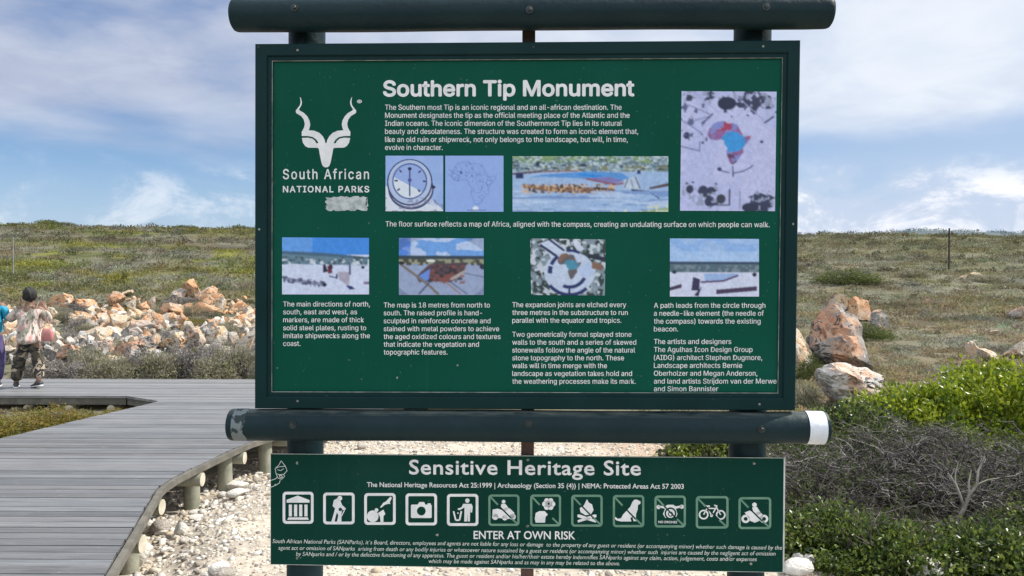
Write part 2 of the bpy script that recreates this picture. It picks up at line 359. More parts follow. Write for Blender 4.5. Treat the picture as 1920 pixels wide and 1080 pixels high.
    for xx in (-8.0, -6.75, -5.55):
        pb = MB(); yy = NF[1]+0.22; pb.tube([(xx, yy, tz(xx, yy)-0.2), (xx, yy, z(yy)-0.14)], 0.07, 16); done(pb, 'support_post', pole)
build_boardwalk()

# ------------------------------------------------------------------ the information sign
SX, SY, SZ, SYAW = 0.0312, 2.1637, EYE+0.1285, math.radians(-1.707)
_su = np.array((math.cos(SYAW), math.sin(SYAW), 0)); _sn = np.array((-math.sin(SYAW), math.cos(SYAW), 0)); _so = np.array((SX, SY, 0))
def S(px, py, depth=0.0):
    """measured point on the sign -> (u, z) in the sign's own plane at a given depth behind its front"""
    r = CF + CR*((px-960)/FPX) + CU*((540-py)/FPX); c = np.array((0, 0, EYE)); t = (np.dot(_so-c, _sn)+depth)/np.dot(r, _sn); P = c+r*t-_so
    return np.array((np.dot(P, _su), P[2]))
MPP = SY/FPX
def flat(mb, poly, y, mi=0):
    mb.add([(p[0], y, p[1]) for p in poly], [tuple(range(len(poly)))], mi)

def _load_font():
    try:
        d = bpy.utils.system_resource('DATAFILES', path='fonts'); f = bpy.data.fonts.load(os.path.join(d, 'Inter.woff2'))
        return f
    except Exception: return None
F_SANS = _load_font(); F_HUM = None
_gl = {}
def glyphs(body, font, bold, shear=0.0, space=1.0):
    key = (body, id(font), bold, shear, space)
    if key in _gl: return _gl[key]
    cu = bpy.data.curves.new('t', 'FONT'); cu.body = body; cu.size = 1; cu.resolution_u = 3; cu.offset = bold; cu.shear = shear; cu.space_character = space
    if font: cu.font = font
    o = bpy.data.objects.new('t', cu); COL.objects.link(o); dg = bpy.context.evaluated_depsgraph_get(); dg.update()
    me = o.evaluated_get(dg).to_mesh(); n = len(me.vertices); V = np.zeros(n*3); me.vertices.foreach_get('co', V); V = V.reshape(-1, 3)[:, :2].copy()
    Fs = [tuple(p.vertices) for p in me.polygons]; o.evaluated_get(dg).to_mesh_clear(); bpy.data.objects.remove(o); bpy.data.curves.remove(cu)
    _gl[key] = (V, Fs); return V, Fs
def caph(font, bold):
    V, _ = glyphs('H', font, bold); return V[:, 1].max()-V[:, 1].min()
def text(mb, body, x0, x1, yb, cap, y, depth, mi, font=F_SANS, bold=0.0, shear=0.0, space=1.0, yb1=None):
    """one line of lettering from x0 to x1 with its baseline at yb (photo measures), cap height in the same units; heavier weights are printed as several passes"""
    V, Fs = glyphs(body, font, 0.0, shear, space); a = S(x0, yb, depth); b = S(x1, yb if yb1 is None else yb1, depth)
    bw = bold*cap*MPP/0.72; a = a+np.array((bw, 0)); b = b-np.array((bw, 0))
    w = V[:, 0].max()-V[:, 0].min(); t = (V[:, 0]-V[:, 0].min())/w; h = V[:, 1]*(cap*MPP*(1+depth/SY)-2*bw)/caph(font, 0.0)+bw
    u = a[0]+(b[0]-a[0])*t; z = a[1]+(b[1]-a[1])*t+h
    for i, (du, dz) in enumerate(((0, 0), (-1, 0), (1, 0), (0, 1), (0, -1), (-.7, .7), (.7, -.7), (.7, .7), (-.7, -.7))[:1 if bold == 0 else (3 if bold < .01 else 9)]):
        mb.add(np.stack([u+du*bw, np.full(len(u), y-i*2e-5), z+dz*bw], -1), Fs, mi)

# small raster painter for the printed photographs on the board
class Canvas:
    def __init__(s, w, h, col): w, h = int(w*1.7), int(h*1.7); s.w, s.h = w, h; s.a = np.zeros((h, w, 3)); s.a[:] = col; s.Y, s.X = np.mgrid[0:h, 0:w]; s.X = (s.X+.5)/w; s.Y = (s.Y+.5)/h
    def mask(s, poly):
        m = np.zeros((s.h, s.w), bool); n = len(poly)
        for i in range(n):
            (xa, ya), (xb, yb) = poly[i], poly[(i+1) % n]
            if ya == yb: continue
            m ^= ((ya > s.Y) != (yb > s.Y)) & (s.X < (xb-xa)*(s.Y-ya)/(yb-ya)+xa)
        return m
    def put(s, m, c, al=1.0): m = np.asarray(m, float)[..., None]*al; s.a = s.a*(1-m)+np.array(c)*m
    def poly(s, p, c, al=1.0): s.put(s.mask(p), c, al)
    def ell(s, x, y, rx, ry, c, al=1.0): s.put(((s.X-x)/rx)**2+((s.Y-y)/ry)**2 < 1, c, al)
    def ring(s, x, y, rx, ry, t, c, al=1.0): q = np.sqrt(((s.X-x)/rx)**2+((s.Y-y)/ry)**2); s.put(np.abs(q-1) < t, c, al)
    def line(s, pts, wd, c, al=1.0):
        asp = s.h/s.w
        for (xa, ya), (xb, yb) in zip(pts[:-1], pts[1:]):
            dx, dy = xb-xa, (yb-ya)*asp; t = np.clip(((s.X-xa)*dx+(s.Y-ya)*asp*dy)/(dx*dx+dy*dy+1e-9), 0, 1)
            s.put(np.hypot(s.X-xa-dx*t, (s.Y-ya)*asp-dy*t) < wd/2, c, al)
    def finish(s, seed, amt=.16, passes=1):
        a = s.a
        for ax in (0, 1)*passes: a = (np.roll(a, 1, ax)+2*a+np.roll(a, -1, ax))/4 if False else np.concatenate([a.take([0], ax), (a.take(range(0, a.shape[ax]-2), ax)+2*a.take(range(1, a.shape[ax]-1), ax)+a.take(range(2, a.shape[ax]), ax))/4, a.take([-1], ax)], ax)
        n = s.noise(s.w*.3, s.h*.3, seed+90, 2)-.5; n2 = s.noise(s.w*.12, s.h*.12, seed+95, 3)-.5; s.a = np.clip(a*(1+amt*2*(n+n2))[..., None], 0, 1)
    def noise(s, sx, sy, seed, oct=4): return fbm(np.stack([s.X*sx, s.Y*sy, np.zeros_like(s.X)+seed], -1), oct, seed)
    def speck(s, region, thr, c, sx, sy, seed, al=1.0): s.put(region & (s.noise(sx, sy, seed, 3) > thr), c, al)
AFR = [(.00, .32), (.03, .20), (.14, .06), (.22, .02), (.38, .0), (.46, .06), (.58, .05), (.68, .08), (.74, .2), (.83, .36), (1.0, .33), (.97, .42), (.86, .55), (.82, .62), (.83, .72), (.74, .82), (.68, .93), (.58, 1.0), (.52, .96), (.47, .83), (.43, .72), (.46, .62), (.38, .52), (.38, .45), (.30, .42), (.16, .45), (.06, .42)]
def afr(x, y, w, h): return [(x+p[0]*w, y+p[1]*h) for p in AFR]
def paint_photos():
    out = []
    g = srgb
    # 1 compass
    c = Canvas(110, 105, g(150, 180, 235)); c.poly([(0, .55), (.55, .55), (1, .98), (1, 1), (0, 1)], g(214, 224, 238)); c.put(c.noise(5, 5, 1) > .55, g(165, 190, 240), .4)
    c.ell(.44, .60, .395, .37, g(66, 78, 120)); c.ell(.44, .58, .37, .345, g(190, 200, 225)); c.ell(.42, .48, .395, .42, g(45, 58, 110)); c.ell(.42, .475, .37, .395, g(180, 198, 232)); c.ring(.42, .46, .29, .31, .05, g(78, 98, 160)); c.ell(.42, .46, .28, .30, g(150, 176, 232))
    m = (((c.X-.42)/.28)**2+((c.Y-.46)/.30)**2 < 1) & (c.Y > .36+.55*(c.X-.1)); c.put(m, g(216, 228, 240))
    c.line([(.42, .22), (.42, .72)], .022, g(70, 84, 140)); c.ell(.42, .235, .035, .03, g(20, 28, 80)); c.ell(.42, .44, .035, .035, g(70, 84, 150))
    for x, y in ((.27, .29), (.58, .3), (.66, .46), (.57, .62), (.24, .6), (.2, .45)): c.line([(x, y), (x+(x-.42)*.15, y+(y-.46)*.15)], .03, g(60, 72, 120))
    c.ell(.83, .565, .035, .03, g(30, 36, 70)); c.speck(c.Y > .75, .62, g(120, 120, 150), 16, 16, 5, .6); out.append((c, (723, 292), (831, 292), (831, 396), (723, 396)))
    # 2 pencil map
    c = Canvas(110, 105, g(146, 176, 236)); P = afr(.1, .1, .78, .78)
    n = c.noise(22, 22, 9, 3); m = c.mask(P); c.put(m & (np.abs(n-.5) < .035), g(104, 130, 200), .8); c.line(P+[P[0]], .012, g(112, 138, 206), .7)
    c.line([(.06, .25), (.25, .37), (.2, .45), (.05, .33)], .014, g(104, 128, 196), .7); c.ell(.52, .94, .05, .04, g(225, 235, 248)); c.line([(.38, .97), (.7, .97)], .02, g(90, 104, 150), .6); c.ell(.27, .30, .02, .03, g(80, 100, 160))
    out.append((c, (835, 292), (944, 292), (944, 397), (835, 397)))
    # 3 wide view of the stone circle
    c = Canvas(200, 72, g(158, 188, 228)); top = c.Y < .28
    c.put(top, g(150, 176, 190)); c.speck(c.Y < .12, .42, g(130, 160, 80), 14, 6, 2, .8); c.speck((c.Y > .06) & top, .52, g(84, 112, 130), 40, 22, 3, .8); c.speck((c.Y > .16) & (c.Y < .27), .56, g(120, 120, 60), 24, 10, 4, .8); c.speck(top, .58, g(206, 222, 232), 60, 34, 8, .8); c.speck(top, .6, g(60, 90, 110), 70, 36, 18, .7)
    c.speck((c.Y > .05) & (c.Y < .25), .68, g(30, 40, 70), 30, 18, 6)
    c.poly([(.1, .38), (.2, .33), (.5, .27), (.7, .3), (.76, .4), (.6, .48), (.45, .40), (.2, .37)], g(86, 150, 220)); c.poly([(.42, .3), (.6, .35), (.53, .39), (.42, .34)], g(28, 140, 226)); c.poly([(.45, .4), (.62, .37), (.72, .44), (.64, .51)], g(126, 120, 180)); c.line([(.48, .41), (.6, .48), (.66, .51), (.73, .48)], .012, g(140, 80, 90))
    c.poly([(.06, .5), (.2, .53), (.45, .56), (.66, .565), (.66, .66), (.4, .66), (.2, .63), (.07, .57)], g(130, 96, 78)); c.speck((c.Y > .5) & (c.Y < .67) & (c.X < .66) & (c.X > .06), .54, g(216, 180, 140), 90, 26, 11, .9); c.speck((c.Y > .5) & (c.Y < .66) & (c.X < .66) & (c.X > .1), .58, g(60, 46, 48), 90, 26, 12)
    c.line([(.0, .32), (.19, .27)], .014, g(96, 70, 80)); c.line([(.2, .28), (.44, .26)], .008, g(150, 96, 90)); c.poly([(.02, .3), (.07, .3), (.07, .4), (.02, .4)], g(16, 36, 96)); c.poly([(.8, .25), (.825, .25), (.825, .32), (.8, .32)], g(14, 40, 110))
    c.poly([(.72, .42), (.80, .36), (.83, .6), (.71, .58)], g(190, 206, 226)); c.line([(.74, .42), (.72, .56)], .008, g(70, 90, 120)); c.line([(.79, .38), (.82, .58)], .008, g(50, 80, 130)); c.line([(.76, .42), (.775, .56)], .006, g(90, 110, 140))
    c.line([(.77, .61), (.86, .64)], .014, g(16, 24, 60)); c.line([(.87, .62), (.94, .76)], .008, g(40, 60, 110)); c.poly([(.88, .56), (1, .48), (1, .54), (.88, .6)], g(84, 60, 62)); c.speck((c.Y > .62), .58, g(186, 208, 240), 5, 22, 7, .8); c.speck((c.Y > .62), .6, g(104, 140, 200), 5, 24, 13, .8)
    c.put(c.Y > 1.32-.4*c.X, g(150, 170, 90), .8); c.speck((c.Y > 1.25-.4*c.X), .5, g(210, 220, 200), 40, 20, 17, .9)
    out.append((c, (961, 293), (1253, 293), (1253, 397), (961, 397)))
    # 4 view from the air
    c = Canvas(120, 150, g(190, 196, 236)); c.put(c.noise(4, 5, 3) > .5, g(178, 186, 232), .6)
    for yy, x0, x1, s in ((.05, 0, 1, 5), (.14, .72, 1, 6), (.84, 0, .5, 7), (.92, .05, .48, 8), (.88, .66, 1, 9), (.95, .66, 1, 10), (.1, .3, 1, 11)):
        w_ = np.clip(1-np.abs(c.Y-yy)/.13, 0, 1)*np.clip((c.X-x0)/.15+.5*(x0 == 0), 0, 1)*np.clip((x1-c.X)/.15+.5*(x1 == 1), 0, 1); c.put(c.noise(13, 17, s, 4)+.42*(w_-1) > .47, g(46, 54, 86)); c.put((c.noise(30, 36, s+40, 2) > .66) & (w_ > .5), g(150, 160, 190))
    c.ell(.48, .1, .1, .055, g(28, 36, 70)); c.ell(.74, .97, .09, .04, g(36, 44, 74)); c.ell(.06, .37, .035, .03, g(30, 40, 90)); c.ell(.10, .82, .04, .035, g(40, 50, 80)); c.ell(.43, .9, .05, .04, g(52, 56, 76))
    c.line([(.03, .1), (.33, .2), (.08, .26)], .012, g(130, 138, 180)); c.line([(.0, .24), (.22, .35)], .012, g(120, 128, 176)); c.line([(.22, .27), (.33, .19)], .022, g(96, 104, 150)); c.line([(.0, .46), (.2, .5), (.2, .42)], .014, g(120, 128, 180)); c.speck((c.X < .28) & (c.Y > .1) & (c.Y < .42), .64, g(90, 98, 140), 26, 30, 12)
    c.line([(.12, 0), (.4, .18)], .01, g(160, 168, 210)); c.line([(.6, .05), (.87, .24)], .01, g(150, 156, 200)); c.line([(.88, .26), (.97, .21)], .02, g(60, 70, 110))
    A = afr(.28, .245, .46, .37); c.poly(A, g(140, 96, 150)); m = c.mask(A); c.put(m & (c.Y < .33) & (c.X < .53) & (c.noise(9, 9, 4) > .42), g(164, 58, 96)); c.put(m & (c.noise(12, 14, 5) > .55), g(128, 140, 206)); c.put(m & (np.hypot((c.X-.55)/.13, (c.Y-.42)/.085) < 1), g(52, 150, 222)); c.put(m & (c.Y > .52) & (c.noise(14, 14, 6) > .5), g(90, 50, 90)); c.put(m & (c.X > .62) & (c.Y < .4) & (c.noise(12, 12, 8) > .5), g(170, 84, 120))
    q = np.hypot((c.X-.55)/.29, (c.Y-.48)/.2); an = np.arctan2(c.Y-.48, c.X-.55); c.put((np.abs(q-1) < .03) & (an > .55) & (an < 1.5), g(90, 100, 150)); c.put((np.abs(q-1) < .03) & (an > 1.75) & (an < 2.2), g(90, 100, 150))
    for x, y, r in ((.7, .2, .014), (.23, .43, .016), (.85, .42, .018), (.41, .65, .024), (.53, .21, .01), (.22, .36, .009)): c.ell(x, y, r, r*.7, g(40, 48, 100))
    c.line([(.55, .63), (.555, .71)], .018, g(90, 96, 150)); c.line([(.52, .82), (.52, .95), (.38, .95)], .016, g(70, 76, 100)); c.line([(.63, .84), (.63, .98)], .014, g(140, 146, 180))
    out.append((c, (1278, 171), (1456, 172), (1453, 396), (1275, 395)))
    # 5 people at the plates
    c = Canvas(130, 86, g(212, 222, 244)); c.put(c.Y < .3, g(60, 140, 230)); c.put((c.Y < .3) & (c.X < .35), g(120, 174, 236), .5)
    c.poly([(0, .24), (.25, .25), (.7, .31), (1, .34), (1, .5), (0, .46)], g(98, 130, 150)); c.poly([(0, .24), (.5, .27), (1, .34), (1, .38), (.5, .33), (0, .29)], g(66, 102, 130)); c.speck((c.Y > .33) & (c.Y < .48), .55, g(60, 86, 100), 30, 20, 3); c.speck((c.Y > .38) & (c.Y < .5), .6, g(200, 212, 226), 24, 16, 4)
    c.put(c.Y > .47, g(196, 208, 240), .5)
    c.poly([(.03, .69), (.5, .8), (.5, .87), (.03, .76)], g(140, 148, 176)); c.speck((c.Y > .68) & (c.Y < .88) & (c.X < .5) & (c.Y < .7+.24*c.X+.08) & (c.Y > .66+.22*c.X), .55, g(80, 86, 120), 40, 20, 6); c.ell(.49, .83, .025, .035, g(14, 20, 50))
    c.poly([(.47, .48), (.5, .47), (.53, .6), (.47, .62)], g(28, 26, 60)); c.poly([(.52, .5), (.57, .47), (.58, .62), (.53, .64)], g(110, 36, 60)); c.ell(.56, .52, .025, .05, g(60, 24, 50)); c.poly([(.64, .6), (.78, .6), (.77, .86), (.66, .74)], g(170, 166, 186)); c.line([(.78, .48), (.78, .64)], .02, g(60, 70, 120)); c.poly([(.73, .84), (.8, .85), (.84, .9), (.78, .92)], g(20, 40, 120)); c.ell(.93, .52, .02, .03, g(20, 30, 60)); c.line([(.55, .68), (.63, .71)], .02, g(110, 120, 160)); c.ell(.63, .68, .012, .05, g(40, 50, 90))
    c.line([(.95, .8), (1, .8)], .03, g(120, 110, 140)); out.append((c, (529, 445), (692, 446), (692, 552), (529, 552)))
    # 6 rusted map on the floor
    c = Canvas(128, 86, g(150, 166, 200)); c.put(c.Y < .33, g(110, 164, 232)); c.speck(c.Y < .32, .5, g(196, 214, 244), 5, 7, 3, .8); c.put((c.Y < .33) & (c.X < .14), g(40, 104, 214), .6); c.put((c.Y > .31) & (c.Y < .37), g(46, 64, 78)); c.put((c.Y > .37) & (c.Y < .46), g(150, 156, 130)); c.speck((c.Y > .36) & (c.Y < .48), .5, g(70, 72, 66), 30, 20, 5); c.ell(.38, .4, .05, .02, g(232, 236, 244))
    c.poly([(.36, .46), (.8, .42), (.78, .55), (.62, .78), (.36, .76), (.24, .78), (.2, .68)], g(80, 62, 74)); c.speck((c.X > .34) & (c.X < .78) & (c.Y > .48) & (c.Y < .8), .52, g(136, 78, 70), 20, 18, 7, .8); c.speck((c.X > .34) & (c.X < .78) & (c.Y > .48) & (c.Y < .78), .6, g(46, 40, 52), 18, 18, 8, .9); c.poly([(.24, .66), (.37, .54), (.35, .74), (.28, .76)], g(98, 140, 220))
    c.line([(.02, .46), (.22, .68), (.36, .84), (.46, .98)], .03, g(120, 112, 104)); c.line([(.36, .78), (.24, .98)], .02, g(74, 84, 120)); c.line([(.56, .78), (.72, .98)], .02, g(150, 130, 124)); c.line([(.58, .74), (.8, .98)], .012, g(80, 90, 130)); c.line([(.72, .6), (1, .68)], .012, g(100, 112, 150)); c.line([(.62, .72), (.78, .58)], .03, g(176, 164, 160)); c.ell(.99, .5, .04, .05, g(30, 40, 70)); c.ell(.03, .44, .04, .03, g(24, 24, 34))
    v = np.hypot((c.X-.5)/.62, (c.Y-.55)/.62); c.put(v > .95, g(70, 84, 130), .4); out.append((c, (748, 446), (907, 447), (907, 553), (748, 553)))
    # 7 plan seen from above
    c = Canvas(114, 86, g(128, 146, 160)); c.speck(c.Y > -1, .5, g(40, 60, 62), 18, 14, 4); c.speck(c.Y > -1, .58, g(196, 208, 220), 22, 16, 5)
    c.ell(.52, .6, .34, .38, g(190, 206, 232)); c.poly([(.1, .1), (.3, .0), (.48, .2), (.3, .34)], g(196, 210, 236)); c.line([(.14, .12), (.34, .3)], .035, g(20, 34, 80)); c.line([(.26, .02), (.44, .2)], .03, g(20, 34, 80)); c.poly([(.6, .0), (.72, .18), (.62, .2), (.56, .05)], g(206, 216, 236)); c.poly([(.62, .5), (.8, .4), (.84, .6), (.7, .7)], g(180, 200, 236))
    for a0, a1, rr, t in ((.9, 2.4, .33, .05), (.5, 1.9, .22, .05), (3.0, 3.5, .26, .06), (3.6, 4.2, .26, .05), (4.6, 5.1, .3, .04)):
        an = np.mod(np.arctan2(c.Y-.58, c.X-.52), 2*math.pi); q = np.hypot(c.X-.52, (c.Y-.58)*.8); c.put((np.abs(q-rr) < t/2) & (an > a0) & (an < a1), g(18, 40, 104))
    A = afr(.36, .25, .32, .47); c.poly(A, g(96, 92, 96)); m = c.mask(A); c.put(m & (c.noise(10, 10, 4) > .5), g(130, 96, 84)); c.put(m & (np.hypot((c.X-.54)/.1, (c.Y-.46)/.09) < 1), g(70, 140, 170)); c.line([(.8, .3), (1, .36)], .06, g(26, 36, 60)); c.poly([(.82, .4), (.96, .44), (.96, .56), (.82, .52)], g(128, 98, 84)); c.line([(.2, .5), (.06, .56)], .03, g(200, 210, 230)); c.line([(.52, .9), (.52, 1)], .03, g(20, 40, 100))
    out.append((c, (994, 447), (1136, 449), (1134, 554), (996, 553)))
    # 8 path and needle
    c = Canvas(134, 86, g(206, 214, 240)); c.put(c.Y < .42, g(142, 182, 236)); c.put((c.Y > .22) & (c.Y < .42), g(170, 202, 240), .7); c.speck(c.Y < .4, .5, g(176, 204, 242), 4, 6, 2, .5)
    c.put((c.Y > .4) & (c.Y < .58), g(78, 104, 120)); c.put((c.Y > .395) & (c.Y < .44), g(44, 66, 96)); c.speck((c.Y > .46) & (c.Y < .58), .55, g(120, 138, 150), 30, 18, 4); c.poly([(.38, .6), (.8, .6), (.6, .74), (.4, .76)], g(150, 180, 226)); c.line([(.36, .75), (.6, .73), (.76, .64)], .022, g(90, 70, 110)); c.poly([(.26, .66), (.34, .7), (.33, .9), (.24, .9)], g(46, 44, 84)); c.poly([(.27, .98), (.36, .82), (.32, 1)], g(24, 26, 70)); c.poly([(.0, .84), (.13, .78), (.13, .85), (0, .9)], g(60, 44, 76)); c.poly([(.52, .88), (.98, .82), (.98, .9), (.52, .96)], g(66, 50, 84)); c.ell(.05, .58, .025, .03, g(20, 24, 60)); c.ell(.95, .62, .025, .035, g(18, 20, 60))
    out.append((c, (1256, 447), (1423, 448), (1423, 556), (1256, 556)))
    for i, q in enumerate(out): q[0].finish(i, .05 if i < 2 else .12, 1 if i < 2 else 3)
    return out

def rrect(x0, y0, x1, y1, r, n=5):
    P = []
    for cx, cy, a0 in ((x1-r, y0+r, -90), (x1-r, y1-r, 0), (x0+r, y1-r, 90), (x0+r, y0+r, 180)):
        P += [(cx+r*math.cos(math.radians(a0+90*i/n)), cy+r*math.sin(math.radians(a0+90*i/n))) for i in range(n+1)]
    return P
def circ(x, y, r, n=20, a0=0, a1=360): return [(x+r*math.cos(math.radians(a0+(a1-a0)*i/n)), y+r*math.sin(math.radians(a0+(a1-a0)*i/n))) for i in range(n if a1-a0 == 360 else n+1)]
def seg(a, b, w):
    dx, dy = b[0]-a[0], b[1]-a[1]; L = math.hypot(dx, dy); nx, ny = -dy/L*w/2, dx/L*w/2
    return [(a[0]+nx, a[1]+ny), (b[0]+nx, b[1]+ny), (b[0]-nx, b[1]-ny), (a[0]-nx, a[1]-ny)]
def annul(x, y, r0, r1, n=24):
    o, i = circ(x, y, r1, n), circ(x, y, r0, n); return [[o[k], o[(k+1) % n], i[(k+1) % n], i[k]] for k in range(n)]
# pictograms in a unit square, y down: (label, white shapes, dark shapes laid over them, barred)
PICT = [
 ('white pictogram of a columned monument', [[(.13, .25), (.49, .12), (.87, .26), (.87, .34), (.13, .34)]]+[[(x, .40), (x+.1, .40), (x+.1, .77), (x, .77)] for x in (.2, .37, .535, .705)]+[[(.15, .875), (.19, .80), (.81, .80), (.85, .875)]], [], 0),
 ('white pictogram of a walker with a stick', [circ(.53, .18, .075), [(.34, .24), (.45, .18), (.55, .26), (.6, .39), (.72, .5), (.69, .56), (.6, .54), (.58, .66), (.58, .92), (.44, .92), (.48, .72), (.44, .62), (.39, .78), (.36, .92), (.26, .92), (.32, .72), (.38, .5), (.3, .42)], seg((.69, .53), (.57, .76), .03)], [circ(.545, .53, .055)], 0),
 ('white pictogram of a hand brush over a pot', [circ(.27, .73, .185), circ(.39, .535, .06), [(.5, .45), (.61, .3), (.68, .27), (.83, .11), (.88, .15), (.81, .29), (.83, .34), (.74, .34), (.65, .37), (.54, .46)], [(.43, .63), (.61, .52), (.67, .66), (.61, .73), (.61, .93), (.52, .93), (.5, .74)]], [], 0),
 ('white pictogram of a camera', [rrect(.17, .35, .83, .77, .04), [(.38, .35), (.44, .27), (.59, .27), (.63, .35)], [(.7, .31), (.8, .31), (.8, .35), (.7, .35)]], [circ(.5, .55, .14)], 0),
 ('white pictogram of a person using a litter bin', [circ(.65, .21, .07), [(.52, .31), (.78, .31), (.82, .4), (.8, .58), (.75, .58), (.74, .42), (.73, .86), (.66, .86), (.65, .6), (.64, .86), (.55, .86), (.56, .42), (.42, .5), (.35, .5), (.34, .46), (.46, .42)], seg((.21, .54), (.28, .82), .05), seg((.28, .82), (.4, .82), .05), seg((.4, .82), (.46, .54), .05), circ(.35, .6, .025, 8)], [], 0),
 ('barred pictogram of a quad bike', [[(.14, .48), (.3, .45), (.45, .5), (.55, .42), (.7, .45), (.83, .58), (.85, .75), (.6, .78), (.35, .75), (.13, .7)], circ(.49, .23, .06), [(.42, .3), (.55, .3), (.64, .42), (.6, .52), (.45, .52), (.4, .4)], circ(.22, .71, .1), circ(.53, .74, .085), circ(.78, .71, .1)], [], 1),
 ('barred pictogram of a hand picking a flower', [circ(.6+.13*math.cos(a), .3+.115*math.sin(a), .085, 12) for a in (0, 1.05, 2.1, 3.14, 4.19, 5.24)]+[circ(.6, .3, .11), [(.18, .58), (.3, .52), (.52, .52), (.58, .62), (.5, .7), (.48, .88), (.18, .88), (.15, .75)]], [circ(.6, .29, .04, 10)], 1),
 ('barred pictogram of a campfire', [[(.5, .14), (.56, .25), (.66, .3), (.71, .48), (.62, .62), (.45, .64), (.3, .55), (.27, .42), (.4, .34)], [(.2, .62), (.28, .62), (.8, .8), (.78, .87), (.2, .7)], [(.8, .62), (.72, .62), (.2, .8), (.22, .87), (.8, .7)]], [], 1),
 ('barred pictogram of a sitting dog', [[(.62, .22), (.68, .15), (.76, .14), (.88, .2), (.88, .27), (.80, .31), (.79, .45), (.74, .58), (.73, .76), (.78, .81), (.66, .81), (.62, .66), (.56, .72), (.59, .82), (.26, .82), (.12, .79), (.05, .72), (.08, .68), (.16, .74), (.26, .72), (.33, .6), (.45, .48), (.56, .36)]], [], 1),
 ('barred pictogram of a drone with a camera', [circ(.13, .36, .065), circ(.87, .35, .065), [(.12, .31), (.34, .34), (.42, .29), (.6, .29), (.68, .34), (.88, .30), (.88, .37), (.68, .41), (.73, .58), (.68, .7), (.35, .7), (.27, .58), (.34, .41), (.12, .37)]], annul(.51, .56, .14, .19)+annul(.51, .58, .05, .08), 1),
 ('barred pictogram of a bicycle', annul(.24, .57, .105, .15)+annul(.76, .58, .105, .15)+[seg((.24, .57), (.36, .35), .035), seg((.36, .35), (.48, .6), .035), seg((.36, .38), (.62, .38), .035), seg((.62, .36), (.48, .6), .035), seg((.6, .29), (.76, .58), .035), seg((.56, .28), (.66, .31), .035), seg((.3, .31), (.43, .31), .045), circ(.48, .6, .045, 10)], [], 1),
 ('barred pictogram of a motorcycle and rider', annul(.22, .68, .06, .13)+annul(.78, .68, .06, .13)+[[(.19, .48), (.34, .42), (.5, .5), (.62, .45), (.7, .5), (.76, .58), (.64, .74), (.5, .8), (.36, .74), (.26, .58)], circ(.49, .24, .07), [(.42, .32), (.56, .3), (.66, .46), (.7, .52), (.56, .56), (.46, .5)]], [], 1)]
PBOX = [(530, 922, 588, 982), (606, 923.5, 665, 983), (683, 924.5, 742, 984), (760.5, 925, 819.5, 985), (838, 926, 897, 986), (915.6, 927, 974, 986), (994, 927, 1052, 987), (1071, 927.5, 1130, 987.5), (1149, 928, 1208, 988.5), (1227, 929, 1286, 989), (1304.5, 930, 1366, 991), (1384.5, 932, 1446, 992)]

